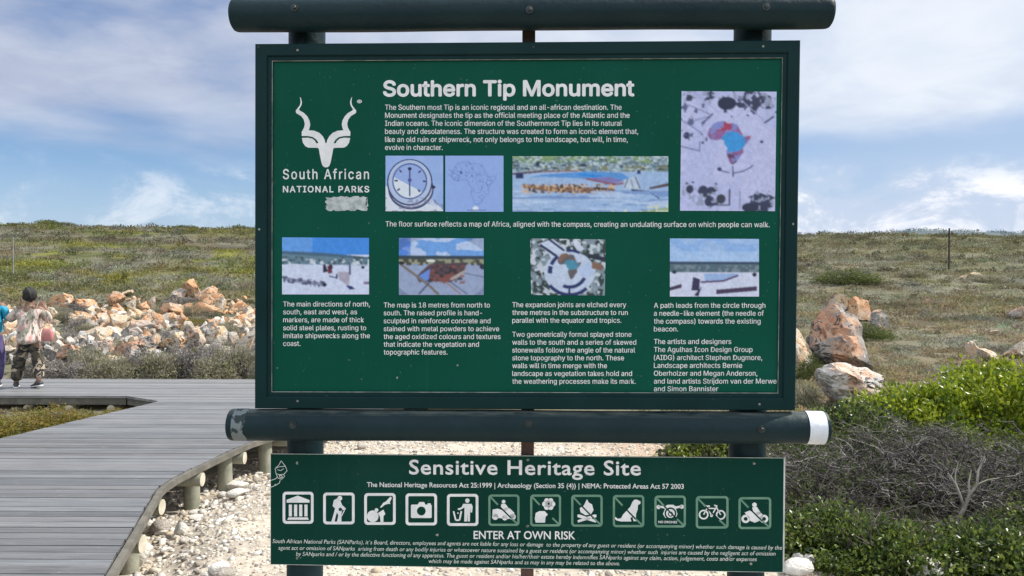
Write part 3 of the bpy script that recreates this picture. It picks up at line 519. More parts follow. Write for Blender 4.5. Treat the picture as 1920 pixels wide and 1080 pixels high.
def build_sign():
    root = empty('information_sign', (SX, SY, 0), SYAW)
    tag(root, 'large dark green information board on round posts with a heritage panel of pictograms below', 'sign')
    dk_a, dk_b = (0.0045, 0.018, 0.024), (0.008, 0.025, 0.030)
    pole = paint('dark_green_pole', dk_a, dk_b, 0.5, 4, 0.3, 45, spec=0.18)
    k = NT(pole.node_tree); p = k.n['Principled BSDF']; src = p.inputs['Base Color'].links[0].from_socket; ge = k.new('ShaderNodeNewGeometry'); sx = k.new('ShaderNodeSeparateXYZ'); k.put(sx.inputs[0], ge.outputs['True Normal'])
    tc = k.new('ShaderNodeTexCoord').outputs['Object']; du = k.math('MULTIPLY', k.step(sx.outputs[2], 0.62, 0.98), k.math('MULTIPLY', k.step(k.noise(k.mapping(tc, (2, 12, 12)), 5, 6, 0.65), 0.3, 0.65), 0.75))
    c = k.mix(du, src, (0.13, 0.15, 0.135)); c = k.mix(k.math('MULTIPLY', k.step(k.noise(k.mapping(tc, (3, 14, 14)), 9, 5, 0.7), 0.60, 0.72), 0.2), c, (0.03, 0.05, 0.05)); k.put(p.inputs['Base Color'], c)
    m, k, p = new_mat('painted_frame'); tc = k.new('ShaderNodeTexCoord').outputs['Object']
    c = k.mix(k.step(k.noise(tc, 5, 5), 0.3, 0.7), (0.003, 0.021, 0.023), (0.005, 0.027, 0.029))
    c = k.mix(k.math('MULTIPLY', k.step(k.noise(tc, 85, 3, 0.6), 0.70, 0.76), 0.7), c, (0.16, 0.18, 0.17))
    k.put(p.inputs['Base Color'], c); p.inputs['Roughness'].default_value = 0.42; p.inputs['Specular IOR Level'].default_value = 0.12; frame_m = m
    def board_mat(name, a, b):
        m, k, p = new_mat(name); tc = k.new('ShaderNodeTexCoord').outputs['Object']
        c = k.mix(k.step(k.noise(tc, 1.6, 5, 0.6), 0.3, 0.7), a, b); c = k.mix(k.math('MULTIPLY', k.step(k.noise(tc, 130, 2, 0.5), 0.735, 0.77), 0.5), c, (0.2, 0.25, 0.22))
        sc = k.noise(k.mapping(tc, (46, 1, 2.2)), 1.0, 5, 0.7); c = k.mix(k.math('MULTIPLY', k.step(sc, 0.55, 0.8), 0.22), c, (0.03, 0.10, 0.085)); c = k.mix(k.math('MULTIPLY', k.step(k.noise(tc, 3.1, 7, 0.7), 0.5, 0.72), 0.16), c, (0.02, 0.075, 0.07)); c = k.mix(k.math('MULTIPLY', k.step(k.noise(k.mapping(tc, (9, 9, 9)), 30, 4, 0.75), 0.62, 0.72), 0.16), c, (0.10, 0.15, 0.13))
        k.put(p.inputs['Base Color'], c); k.put(p.inputs['Roughness'], k.math('ADD', 0.34, k.math('MULTIPLY', k.noise(tc, 7, 5), 0.2))); p.inputs['Specular IOR Level'].default_value = 0.06; return m
    board_m = board_mat('green_board_face', (0.0025, 0.064, 0.040), (0.004, 0.075, 0.050)); panel_m = board_mat('green_panel_face', (0.0025, 0.036, 0.026), (0.004, 0.044, 0.032))
    ink = paint('white_lettering', (0.66, 0.68, 0.70), (0.78, 0.79, 0.80), 0.5, 30); ink2 = paint('faded_lettering', (0.50, 0.56, 0.53), (0.66, 0.70, 0.67), 0.5, 40)
    barm = paint('pale_green_print', (0.10, 0.23, 0.165), (0.14, 0.28, 0.20), 0.5, 20); worn = paint('worn_edge', (0.10, 0.13, 0.11), (0.30, 0.30, 0.27), 0.7, 22)
    scuff = paint('scuffed_patch', (0.30, 0.36, 0.36), (0.52, 0.56, 0.58), 0.7, 60); alu = paint('bare_metal_edge', (0.42, 0.45, 0.43), (0.62, 0.63, 0.61), 0.45, 12)
    rust = paint('rusty_steel', (0.045, 0.03, 0.025), (0.10, 0.055, 0.04), 0.8, 14, 0.3, 60); dark = paint('bolt_steel', (0.012, 0.02, 0.02), (0.03, 0.045, 0.045), 0.5, 20); green2 = board_mat('dark_green_print', (0.0025, 0.036, 0.026), (0.004, 0.044, 0.032))
    photo_m, k, p = new_mat('printed_photograph'); at = k.new('ShaderNodeVertexColor', layer_name='Col').outputs[0]; k.put(p.inputs['Base Color'], at); p.inputs['Roughness'].default_value = 0.5
    # posts
    zt = S(960, -60, .11)[1]
    for x0, x1, yy in ((541, 608, 68), (1377, 1447, 66)):
        uT = S((x0+x1)/2, yy, .11)[0]; b0, b1 = (537, 606) if x0 < 900 else (1367, 1437); uB = S((b0+b1)/2, 838, .11)[0]; zT, zB = S(960, yy, .11)[1], S(960, 838, .11)[1]
        f = lambda z: uB+(uT-uB)*(z-zB)/(zT-zB); mb = MB(); r = 0.0525
        zs = [tz(SX+uB, SY+.1)-0.25, 0.4, zB, zT, S(960, 2, .11)[1]]
        mb.tube([(f(z), 0.117, z) for z in zs], r, 28); mb.build('post', pole, root)
    u = S(990.5, 450, .1)[0]; mb = MB(); z1 = S(960, 10, .1)[1]; mb.box((u-0.0185, 0.07, -0.2), (u+0.0185, 0.074, z1)); mb.box((u-0.0185, 0.0745, -0.2), (u-0.0145, 0.11, z1)); mb.build('centre_post', rust, root)
    # beams
    def beam(xl, xr, yl, yr, depth, r, rnd):
        a, b = S(xl, yl, depth), S(xr, yr, depth); L = b[0]-a[0]; mb = MB(); n = 40; P, R = [], []
        prof = [(0, .80), (.004, .93), (.010, .985), (.018, 1)] if rnd else [(0, .93), (.003, .985), (.008, 1)]
        for t, q in prof: P.append((a[0]+t, depth, a[1]+(b[1]-a[1])*t/L)); R.append(r*q)
        for i in range(1, 24): t = i/24; P.append((a[0]+L*t, depth, a[1]+(b[1]-a[1])*t+0.0012*math.sin(t*7+xl))); R.append(r*(1+0.012*math.sin(t*19+xl)))
        for t, q in prof[::-1]: P.append((b[0]-t, depth, b[1]-(b[1]-a[1])*t/L)); R.append(r*q)
        mb.tube(P, R, n); return mb
    r1 = 0.0455; d1 = 0.018
    top = beam(437, 1558, 29, 22, d1, r1, True).build('beam', pole, root)
    bot = beam(433, 1549, 796, 802, d1, r1*.98, False).build('beam', pole, root)
    sc = k_wornpole(); 
    # worn bare left end and the white tape band at the right end of the lower beam
    a, b = S(436, 796, d1), S(468, 796.3, d1); mb = MB(); n = 40
    def sleeve(u0, u1, z0, z1, r, mat, name, parent, wob=0.0):
        mb = MB(); vs = []; m_ = 9
        for i in range(m_+1):
            t = i/m_
            for j in range(n):
                th = 2*math.pi*j/n; e = wob*(math.sin(3*th+1)+0.6*math.sin(7*th))*(1 if i == m_ else 0) ; vs.append((u0+(u1-u0)*t+e, d1+r*math.cos(th), z0+(z1-z0)*t+r*math.sin(th)))
        mb.add(vs, [(i*n+j, i*n+(j+1) % n, (i+1)*n+(j+1) % n, (i+1)*n+j) for i in range(m_) for j in range(n)], 0, True); return mb.build(name, mat, parent)
    sleeve(a[0]+.012, b[0], a[1], b[1], r1*.98*1.013, sc, 'peeled_coating', bot, .004)
    a, b = S(1509, 801.5, d1), S(1542, 802, d1); tape = paint('white_tape', (0.56, 0.61, 0.68), (0.74, 0.77, 0.82), 0.5, 14, 0.3, 40)
    sleeve(a[0], b[0], a[1], b[1], r1*.98*1.022, tape, 'tape_band', bot, .0)
    for bx, by, par in ((552, 14, top), (993, 18, top), (1437, 12, top), (549, 797, bot), (991, 794, bot), (1428, 805, bot)):
        uu, zz = S(bx, by, d1-r1); mb = MB(); yy = d1-math.sqrt(max(r1**2-(zz-S(bx, 28 if by < 400 else 799, d1)[1])**2, 1e-5))
        mb.tube([(uu, yy+.004, zz), (uu, yy-.002, zz)], [.0105, .0105], 18); mb.tube([(uu, yy-.001, zz), (uu, yy-.006, zz), (uu, yy-.0075, zz)], [.006, .006, .0045], 6, sm=False); mb.build('bolt', dark, par)
    # main board: backing sheet with the lettering printed on it
    yb = 0.0125; mb = MB(); TL, TR, BL, BR = S(478, 82), S(1501, 75), S(477.5, 766), S(1491.5, 769.5)
    q = [S(504, 100, yb), S(1475, 97, yb), S(1471, 744, yb), S(504, 744, yb)]
    mb.prism([(0, 0)]*0 or [(v[0], yb) for v in q], [0]*4, [0]*4) if False else None
    vs = [(v[0], yb, v[1]) for v in q]+[(v[0], yb+.022, v[1]) for v in q]; mb.add(vs, [(0, 3, 2, 1), (4, 5, 6, 7), (0, 1, 5, 4), (1, 2, 6, 5), (2, 3, 7, 6), (3, 0, 4, 7)], 0)
    yi = yb-0.0004; D = yb
    T = lambda s, x0, x1, y, cap=9.6, bold=0.006, mi=1, **kw: text(mb, s, x0, x1, y, cap, yi, D, mi, bold=bold, **kw)
    B1 = [("The Southern most Tip is an iconic regional and an all-african destination. The", 1165.5, 206), ("Monument designates the tip as the official meeting place of the Atlantic and the", 1180.5, 221), ("Indian oceans. The iconic dimension of the Southernmost Tip lies in its natural", 1166, 236), ("beauty and desolateness. The structure was created to form an iconic element that,", 1196.7, 251.2), ("like an old ruin or shipwreck, not only belongs to the landscape, but will, in time,", 1177, 266.3), ("evolve in character.", 830, 281.3)]
    for s, x1, y in B1: T(s, 722, x1, y, 9.8)
    T("The floor surface reflects a map of Africa, aligned with the compass, creating an undulating surface on which people can walk.", 723, 1443, 424.6, 9.8, yb1=426)
    cols = [(531, [("The main directions of north,", 693.6, 574.7), ("south, east and west, as", 669.6, 589.4), ("markers, are made of thick", 682.6, 604.2), ("solid steel plates, rusting to", 686.7, 619.2), ("imitate shipwrecks along the", 693.6, 634), ("coast.", 563.5, 648.6)]),
     (719.5, [("The map is 18 metres from north to", 918.6, 576.6), ("south. The raised profile is hand-", 904, 591.3), ("sculpted in reinforced concrete and", 919.7, 606.2), ("stained with metal powders to achieve", 935.8, 621), ("the aged oxidized colours and textures", 938.5, 635.7), ("that indicate the vegetation and", 898, 650.2), ("topographic features.", 839, 664.8)]),
     (960.5, [("The expansion joints are etched every", 1174, 576), ("three metres in the substructure to run", 1177, 590.6), ("parallel with the equator and tropics.", 1165, 605.2), ("Two geometrically formal splayed stone", 1184, 631.5), ("walls to the south and a series of skewed", 1192.8, 646.3), ("stonewalls follow the angle of the natural", 1190.8, 661), ("stone topography to the north. These", 1170, 675.6), ("walls will in time merge with the", 1138, 690.2), ("landscape as vegetation takes hold and", 1185, 704.9), ("the weathering processes make its mark.", 1191.8, 719.5)]),
     (1226, [("A path leads from the circle through", 1435, 577.2), ("a needle-like element (the needle of", 1432, 592), ("the compass) towards the existing", 1426, 606.8), ("beacon.", 1271.6, 621.4), ("The artists and designers", 1371, 645), ("The Agulhas Icon Design Group", 1411, 660), ("(AIDG) architect Stephen Dugmore,", 1429, 675), ("Landscape architects Bernie", 1391.5, 689.8), ("Oberholzer and Megan Anderson,", 1420, 704.5), ("and land artists Strijdom van der Merwe", 1456, 719.3), ("and Simon Bannister", 1346.5, 733.6)])]
    for x0, ls in cols:
        for s, x1, y in ls: T(s, x0, x1, y, 9.5)
    for x, y, w, h in ((745, 708, 2.5, 3), (858, 685, 3, 3), (678, 711, 2, 2), (520, 690, 2, 2), (626, 111, 3, 5), (783, 110, 3, 4), (1299, 106, 4, 3), (1180, 714, 2, 2), (511, 343, 3, 7), (1203, 420, 2, 2), (560, 735, 2, 2)):
        a = S(x, y, D); rr = random.Random(x); flat(mb, [(a[0]+w*MPP*rr.uniform(.5, 1)*math.cos(t), a[1]+h*MPP*rr.uniform(.5, 1)*math.sin(t)) for t in np.linspace(0, 2*math.pi, 9)[:-1]], yi-.0001, 2)
    text(mb, "Southern Tip Monument", 718, 1189.5, 181.3, 30.5, yi, D, 1, bold=0.034, yb1=180.6)
    board = mb.build('board', [board_m, ink, worn], root)
    # emblem
    mb = MB(); LG = lambda x, y: S(500+x/4.5, 160+y/4.5, D)
    half = [[(280, 96), (290, 110), (298, 140), (294, 168), (284, 186), (272, 203), (284, 216), (315, 233), (343, 262), (362, 298), (368, 330), (363, 358), (354, 379), (300, 386), (316, 358), (322, 325), (313, 288), (292, 260), (262, 242), (248, 232), (246, 212), (262, 193), (281, 168), (287, 140), (284, 115)],
            [(501, 487), (501, 692), (486, 690), (472, 678), (462, 650), (450, 590), (440, 535), (428, 527), (350, 526), (325, 512), (306, 484), (297, 444), (350, 442), (385, 449), (408, 468), (419, 489), (433, 489), (436, 484), (420, 458), (392, 437), (350, 428), (296, 427), (296, 392), (304, 381.5), (356, 379.5), (402, 383), (445, 401), (474, 430), (490, 462), (496, 487)]]
    for h in half: flat(mb, [LG(*q) for q in h], yi); flat(mb, [LG(1002-q[0], q[1]) for q in h][::-1], yi-.00002)
    text(mb, "\u00ae", 669.5, 678.5, 195.5, 8.5, yi, D, 0, bold=0.01)
    text(mb, "South African", 530.5, 692, 336, 19, yi, D, 0, bold=0.012, space=1.18); text(mb, "NATIONAL PARKS", 530.5, 692.5, 360.8, 12.2, yi, D, 0, bold=0.026, space=1.15)
    mb.build('emblem', ink, board)
    mb = MB(); rr = random.Random(5); P = []
    for i in range(60):
        t = i/60; x, y = (t*4, 0) if t < .25 else ((1, (t-.25)*4) if t < .5 else ((1-(t-.5)*4, 1) if t < .75 else (0, 1-(t-.75)*4)))
        P.append(S(612+75*x+rr.uniform(-2.5, 2.5), 369+25*y+rr.uniform(-2, 2), D))
    flat(mb, P, yi); flat(mb, [S(688+rr.uniform(-2, 2)+2*math.cos(a), 380+9*math.sin(a), D) for a in np.linspace(0, 6.28, 10)[:-1]], yi+.0001); mb.build('scuffed_sticker', scuff, board)
    # printed photographs
    for c, p0, p1, p2, p3 in paint_photos():
        w, h = c.w, c.h; A = [S(*q, D) for q in (p0, p1, p2, p3)]; gx, gy = np.meshgrid(np.linspace(0, 1, w+1), np.linspace(0, 1, h+1))
        uv = [A[0][i]*(1-gx)*(1-gy)+A[1][i]*gx*(1-gy)+A[2][i]*gx*gy+A[3][i]*(1-gx)*gy for i in (0, 1)]
        a = np.pad(c.a, ((0, 1), (0, 1), (0, 0)), 'edge'); a2 = a.copy(); a2[1:, 1:] = (c.a+a[1:, 1:])/2
        V = np.stack([uv[0], np.full_like(gx, yb-.0006), uv[1]], -1).reshape(-1, 3); i, j = np.meshgrid(np.arange(h), np.arange(w), indexing='ij'); n_ = w+1
        F = np.stack([i*n_+j, (i+1)*n_+j, (i+1)*n_+j+1, i*n_+j+1], -1).reshape(-1, 4); link('photograph', np_mesh('photograph', V, F, a2.reshape(-1, 3)*0.95, photo_m, False), board)
    # mitred frame round the board
    def ring(prof, name, mats, mi=None):
        mb = MB(); cs = (TL, TR, BR, BL); sg = ((1, -1), (-1, -1), (-1, 1), (1, 1)); vs = []
        for (cx, cz), (sx, sz) in zip(cs, sg): vs += [(cx+sx*ins, y, cz+sz*ins) for ins, y in prof]
        m_ = len(prof)
        for s_ in range(4):
            for i in range(m_-1):
                a, b_ = s_*m_+i, ((s_+1) % 4)*m_+i; mb.add([vs[a], vs[b_], vs[b_+1], vs[a+1]], [(0, 1, 2, 3)], mi[i] if mi else 0)
        return mb.build(name, mats, board)
    ring([(0, .045), (0, .0025), (.0025, 0), (.031, 0), (.0335, .0025), (.0335, .006), (.0365, .006), (.0455, .0065), (.047, .0075), (.047, .0122), (.041, .0122), (.041, .045)], 'frame', [frame_m, worn], [0, 0, 0, 0, 0, 0, 0, 1, 0, 0, 0])
    for x, y in ((485, 88), (558, 94), (1431, 87), (558, 752), (1424, 758), (1000, 88), (486, 430), (1487, 420)):
        a = S(x, y); mb = MB(); mb.tube([(a[0], .002, a[1]), (a[0], -.0015, a[1])], [.004, .003], 10); mb.build('frame_screw', dark if x in (485, 1000) else worn, board)
    # heritage panel screwed to the front of the posts
    yp = 0.058; pm = MB(); q = [S(507, 850.5, yp), S(1472.5, 858.5, yp), S(1470.5, 1073.5, yp), S(507, 1058.5, yp)]; e = .0032
    vs = [(v[0], yp, v[1]) for v in q]+[(v[0], yp+.004, v[1]) for v in q]; pm.add(vs, [(0, 3, 2, 1), (4, 5, 6, 7), (0, 1, 5, 4), (1, 2, 6, 5), (2, 3, 7, 6), (3, 0, 4, 7)], 0)
    y2 = yp-.0004
    for i0, i1, wd in ((1, 2, .0045), (0, 1, .0012), (2, 3, .0012), (3, 0, .0012)):
        a, b = np.array(q[i0]), np.array(q[i1]); d = (b-a)/np.linalg.norm(b-a); nn = np.array((-d[1], d[0])) if np.dot(np.array((-d[1], d[0])), np.mean(q, 0)-a) > 0 else np.array((d[1], -d[0])); flat(pm, [a, b, b+nn*wd, a+nn*wd], y2+.0001, 2)
    P = lambda s, x0, x1, y, cap, bold, mi=1, **kw: text(pm, s, x0, x1, y, cap, y2, yp, mi, F_HUM, bold, **kw)
    P("The National Heritage Resources Act 25:1999 | Archaeology (Section 35 (4)) | NEMA: Protected Areas Act 57 2003", 688, 1282, 913, 9.2, .012, yb1=916.5)
    P("ENTER AT OWN RISK", 888, 1078.5, 1010.5, 15.5, .014, yb1=1011.5)
    for s, x0, x1, y, y1 in (("South African National Parks (SANParks), it`s Board, directors, employees and agents are not liable for any loss or damage  to the property of any guest or resident (or accompanying minor) whether such damage is caused by the", 511, 1466, 1018, 1030.5), ("agent act or omission of SANparks  arising from death or any bodily injuries or whatsoever nature sustained by a guest or resident (or accompanying minor) whether such  injuries are caused by the negligent act of omission", 522, 1454, 1030.5, 1041.5), ("by SANparks and / or by the defective functioning of any apparatus. The guest or resident and/or his/her/their estate hereby indemnifies SANparks against any claim, action, judgement, costs and/or expenses", 555, 1419, 1042, 1052), ("which may be made against SANparks and as may in any may be related to the above.", 804, 1162, 1055.5, 1060)):
        P(s, x0, x1, y, 7.6, .0, 3, shear=.2, yb1=y1)
    for x, y in ((557, 868), (990, 862), (1414, 869), (557, 1046), (990, 986), (1408, 1057), (820, 1003)):
        a = S(x, y, yp); rr = random.Random(x); flat(pm, [(a[0]+.0055*rr.uniform(.5, 1)*math.cos(t), a[1]+.0055*rr.uniform(.5, 1)*math.sin(t)) for t in np.linspace(0, 2*math.pi, 9)[:-1]], y2+.00005, 4)
    text(pm, "Sensitive Heritage Site", 767, 1201.5, 889.5, 28, y2, yp, 1, F_HUM, .018, yb1=891.5, space=1.06)
    panel = pm.build('heritage_panel', [panel_m, ink, alu, ink2, worn], root)
    # outlined shell drawing in the corner
    mb = MB(); Q = lambda x, y: S(500+x/4.697, 840+y/4.697, yp)
    for pl in ([(128, 112), (108, 150), (75, 180), (82, 225), (110, 235), (150, 232), (180, 200), (165, 160), (128, 112)], [(75, 180), (110, 165), (165, 160)], [(95, 190), (125, 200), (150, 180)], [(82, 225), (100, 265), (130, 275), (158, 250), (150, 232)], [(110, 245), (130, 240), (140, 258), (120, 262), (110, 245)], [(100, 255), (70, 275), (38, 285)], [(120, 285), (110, 310), (75, 330), (38, 345)], [(70, 320), (90, 322)]):
        for a, b in zip(pl[:-1], pl[1:]): flat(mb, [Q(*v) for v in seg(a, b, 5.5)], y2)
    mb.build('emblem', ink2, panel)
    for (lab, wh, dkk, bar), (x0, y0, x1, y1) in zip(PICT, PBOX):
        mb = MB(); M = lambda p: S(x0+(x1-x0)*p[0], y0+(y1-y0)*p[1], yp); bc = 1 if bar else 0; t = .07 if bar else .085
        o, i = rrect(0, 0, 1, 1, .11), rrect(t, t, 1-t, 1-t, .05); n = len(o)
        for a in range(n): flat(mb, [M(o[a]), M(o[(a+1) % n]), M(i[(a+1) % n]), M(i[a])], y2, bc)
        for w in wh: flat(mb, [M(v) for v in w], y2, 0)
        for w in dkk: flat(mb, [M(v) for v in w], y2-.0003, 2)
        if bar:
            flat(mb, [M(v) for v in seg((.07, .08), (.33, .35), .055)], y2-.0001, 1); flat(mb, [M(v) for v in seg((.70, .72), (.94, .94), .055)], y2-.0001, 1); flat(mb, [M(v) for v in seg((.3, .32), (.72, .74), .045)], y2-.0003, 2)
        if 'drone' in lab: 
            V, Fs = glyphs("NO DRONES", F_HUM, .02); w = V[:, 0].max(); a, b = M((.12, .86)), M((.72, .86)); mb.add([(a[0]+(b[0]-a[0])*v[0]/w, y2, a[1]+v[1]*(b[0]-a[0])/w) for v in V], Fs, 0)
        tag(mb.build('pictogram', [ink, barm, green2], panel), lab)
def k_wornpole():
    m, k, p = new_mat('peeling_coating'); tc = k.new('ShaderNodeTexCoord').outputs['Object']
    c = k.mix(k.step(k.noise(tc, 34, 5, 0.6), 0.50, 0.56), (0.15, 0.18, 0.185), (0.012, 0.03, 0.03)); k.put(p.inputs['Base Color'], c); p.inputs['Roughness'].default_value = 0.7; return m
build_sign()

# ------------------------------------------------------------------ rocks
def rock_mat(name, greys, stains, stain_amt, seedo):
    """quartzite: pale and grey stone, orange and yellow lichen, black lichen specks"""
    m, k, p = new_mat(name); tc = k.new('ShaderNodeTexCoord').outputs['Object']; oi = k.new('ShaderNodeObjectInfo')
    rv = k.new('ShaderNodeVectorMath', operation='ADD'); k.put(rv.inputs[0], tc); cx = k.new('ShaderNodeCombineXYZ')
    for i in range(3): k.put(cx.inputs[i], k.math('MULTIPLY', oi.outputs['Random'], 37.0+13*i))
    k.l.new(cx.outputs[0], rv.inputs[1]); v = k.mapping(rv.outputs[0], (1.7, 1.7, 1.7))
    c = k.mix(k.step(k.noise(v, 1.7, 6, 0.62, 0.4), 0.38, 0.6), greys[0], greys[1])
    st = k.noise(v, 1.25, 6, 0.65, 0.5); sel = k.noise(v, 2.6, 4, 0.6)
    c = k.mix(k.math('MULTIPLY', k.step(st, 0.62-stain_amt*0.35, 0.70-stain_amt*0.35), 0.9), c, k.mix(k.step(sel, 0.42, 0.58), stains[0], stains[1]))
    c = k.mix(k.step(k.noise(k.mapping(v, (1, 1, 1.6)), 3.3, 7, 0.7, 0.8), 0.56, 0.62), c, (0.06, 0.06, 0.058))
    c = k.mix(k.step(k.noise(v, 9.0, 5, 0.7), 0.60, 0.67), c, (0.60, 0.57, 0.52)); c = k.mix(k.step(k.noise(v, 14.0, 5, 0.7, 0.6), 0.61, 0.66), c, (0.07, 0.068, 0.062))
    k.put(p.inputs['Base Color'], c); p.inputs['Roughness'].default_value = 0.9; p.inputs['Specular IOR Level'].default_value = 0.2
    b = k.new('ShaderNodeBump'); b.inputs['Strength'].default_value = 0.9; b.inputs['Distance'].default_value = 0.06
    k.put(b.inputs['Height'], k.math('ADD', k.noise(v, 5, 8, 0.68, 0.3), k.math('MULTIPLY', k.noise(v, 22, 4), 0.3))); k.l.new(b.outputs[0], p.inputs['Normal']); return m
RM = {'orange': rock_mat('orange_lichen_rock', ((0.42, 0.34, 0.27), (0.58, 0.48, 0.38)), ((0.60, 0.29, 0.14), (0.64, 0.40, 0.22)), 0.62, 1),
      'cream': rock_mat('cream_rock', ((0.48, 0.42, 0.34), (0.66, 0.59, 0.49)), ((0.60, 0.38, 0.22), (0.64, 0.47, 0.28)), 0.42, 2),
      'crag': rock_mat('dark_crag_rock', ((0.12, 0.118, 0.115), (0.36, 0.32, 0.285)), ((0.56, 0.28, 0.16), (0.58, 0.38, 0.26)), 0.44, 4), 'white': rock_mat('white_rock', ((0.42, 0.40, 0.37), (0.62, 0.59, 0.54)), ((0.56, 0.35, 0.24), (0.58, 0.44, 0.34)), 0.42, 5),
      'grey': rock_mat('grey_rock', ((0.24, 0.235, 0.22), (0.50, 0.47, 0.43)), ((0.55, 0.33, 0.21), (0.58, 0.43, 0.33)), 0.36, 3)}
def ico(sub):
    bm = bmesh.new(); bmesh.ops.create_icosphere(bm, subdivisions=sub, radius=1.0)
    V = np.array([v.co[:] for v in bm.verts]); F = np.array([[v.index for v in f.verts] for f in bm.faces]); bm.free(); return V, F
ICO = {s: ico(s) for s in (1, 2, 3, 4, 5)}
def rock_shape(sub, seed, cuts=12, rough=1.0, lo=0.42, hi=0.78, taper=0.0, shift=None, seam=1.0):
    V, F = ICO[sub]; V = V.copy(); r = np.random.default_rng(seed)
    V *= (0.75+rough*fbm(V*1.1+seed*3.1, 3, seed))[:, None]
    for i in range(cuts):
        n = r.normal(size=3); n[2] *= 0.8; n /= np.linalg.norm(n); d = r.uniform(lo, hi); h = V@n-d; V -= np.outer(np.maximum(h, 0)*0.98, n)
    nrm = V/np.linalg.norm(V, axis=1)[:, None]
    f1 = fbm(V*3.2+seed, 4, seed+50); cr = np.abs(fbm(V*2.3+seed*1.7, 4, seed+80)-0.5)
    if shift is None: V[:, 0] += V[:, 2]*r.uniform(-.5, .5); V[:, 1] += V[:, 2]*r.uniform(-.3, .3)
    else: V[:, 0] = V[:, 0]*(1-taper*V[:, 2])+V[:, 2]*shift; V[:, 1] *= 1-taper*.5*V[:, 2]
    V += nrm*((f1-0.5)*0.30-np.exp(-(cr/0.022)**2)*0.085*seam)[:, None]
    lo_, hi_ = V.min(0), V.max(0); V = (V-(lo_+hi_)/2)/(hi_-lo_)   # unit box
    V[:, 2] += 0.5; return V, F
def rock_mesh(name, sub, seed, mat, **kw):
    V, F = rock_shape(sub, seed, **kw); me = np_mesh(name, V, F, None, mat); me.set_sharp_from_angle(angle=math.radians(28)); return me
def put_rock(me, P, w, h, dpt, rz, label, group=None, sink=0.12, tilt=0.0, name='rock'):
    o = link(name, me); o.location = (P[0], P[1], P[2]-h*sink); o.scale = (w, dpt, h*(1+sink)); o.rotation_euler = (tilt*0.6, tilt, rz)
    return tag(o, label, 'rock', group)
def feature(kind, px0, px1, pyt, pyb, seed, label, depth=0.8, rz=None, sub=4, name='rock', dy=0.0, tilt=0.0, **kw):
    """one rock measured in the photo: left, right, top, foot; it stands where its foot meets the ground"""
    P = hit((px0+px1)/2, pyb); P[1] += dy; P[0] *= P[1]/(P[1]-dy); zt = EYE+ray((px0+px1)/2, pyt)[2]*P[1]; P[2] = tz(P[0], P[1])
    w = (px1-px0)/FPX*P[1]*1.04; h = max(zt-P[2], 0.08); me = rock_mesh(name, sub, seed, RM[kind], **kw)
    P = np.array((P[0], P[1]+w*depth*0.35, tz(P[0], P[1]+w*depth*0.2)-0.02)); h = zt-P[2]
    return put_rock(me, P, w, h, w*depth, (seed*0.7) % 0.5-0.25 if rz is None else rz, label, None, 0.15, tilt, name)
# the boulders at the right edge of the sign
feature('crag', 1520, 1650, 566, 700, 11, 'tallest boulder right of the sign, grey rock streaked with orange lichen', 0.9, sub=5, name='boulder', cuts=16, lo=.5, taper=.42, shift=-.16, seam=1.6)
feature('white', 1550, 1682, 683, 772, 12, 'whitish boulder with black lichen blotches, in front of the tallest orange streaked boulder', 0.85, sub=5, name='boulder', cuts=12, lo=.55, taper=.2, shift=-.08, seam=1.3)
feature('grey', 1514, 1552, 616, 690, 13, 'narrow upright grey slab leaning against the left side of the tall boulder', 0.7, tilt=0.1, name='boulder')
feature('cream', 1484, 1528, 615, 700, 14, 'pale rock half hidden by the right edge of the sign frame', 0.8, name='boulder')
feature('cream', 1548, 1594, 549, 600, 15, 'pale rounded rock behind the top of the tall boulder', 0.8, name='rock')
feature('orange', 1590, 1638, 556, 603, 16, 'pointed rock with a bright orange top behind the tall boulder', 0.8, name='rock')
feature('grey', 1630, 1668, 580, 616, 17, 'low light grey rock at the right foot of the pointed orange rock', 0.9, name='rock')
feature('cream', 1818, 1850, 640, 676, 18, 'low whitish outcrop lying in the brown heath at the right', 1.2, name='rock')
feature('cream', 1846, 1876, 655, 678, 19, 'small whitish slab beside the low outcrop in the brown heath', 1.2, name='rock')
feature('grey', 1898, 1935, 574, 602, 20, 'dark grey rock in the heath at the right edge of the photo', 1.0, name='rock')
feature('cream', 1896, 1940, 636, 672, 21, 'pale rock under the dark grey rock at the right edge', 1.0, name='rock')
feature('cream', 1826, 1846, 510, 522, 22, 'small white stone lying far out in the heath near the thin pole', 1.0, name='rock')
feature('cream', 1800, 1816, 514, 526, 23, 'smaller white stone in the far heath left of its neighbour', 1.0, name='rock')
# the rocky slope behind the boardwalk
feature('orange', 336, 372, 522, 566, 31, 'bright orange crag with pale pinnacles, highest of the rocky slope', 0.9, name='rock', cuts=9)
feature('orange', 360, 402, 536, 572, 32, 'bright orange block joined to the right of the highest crag', 0.9, name='rock')
feature('orange', 396, 416, 549, 572, 33, 'rounded orange knob at the right end of the highest crag', 0.9, name='rock')
feature('grey', 316, 346, 540, 568, 34, 'grey block under the left side of the orange crag', 0.8, name='rock')
feature('orange', 196, 228, 545, 574, 35, 'salmon pink rock with an orange face on the skyline of the rocky slope', 0.9, name='rock')
feature('cream', 222, 246, 543, 556, 36, 'pale cream stone right of the salmon pink rock', 0.9, name='rock')
feature('orange', 84, 130, 549, 586, 37, 'pink and orange rock just right of the camouflage trousered person', 0.9, name='rock')
feature('orange', 128, 178, 560, 584, 38, 'low chain like orange rock in the upper left slope', 0.9, name='rock')
feature('cream', 276, 292, 553, 586, 39, 'thin pale spire rising from a yellow orange rock', 0.7, name='rock', cuts=8)
feature('orange', 257, 284, 565, 588, 40, 'yellow orange rock at the foot of the thin pale spire', 0.9, name='rock')
feature('cream', 232, 250, 562, 582, 41, 'small pale peak left of the yellow orange rock', 0.9, name='rock')
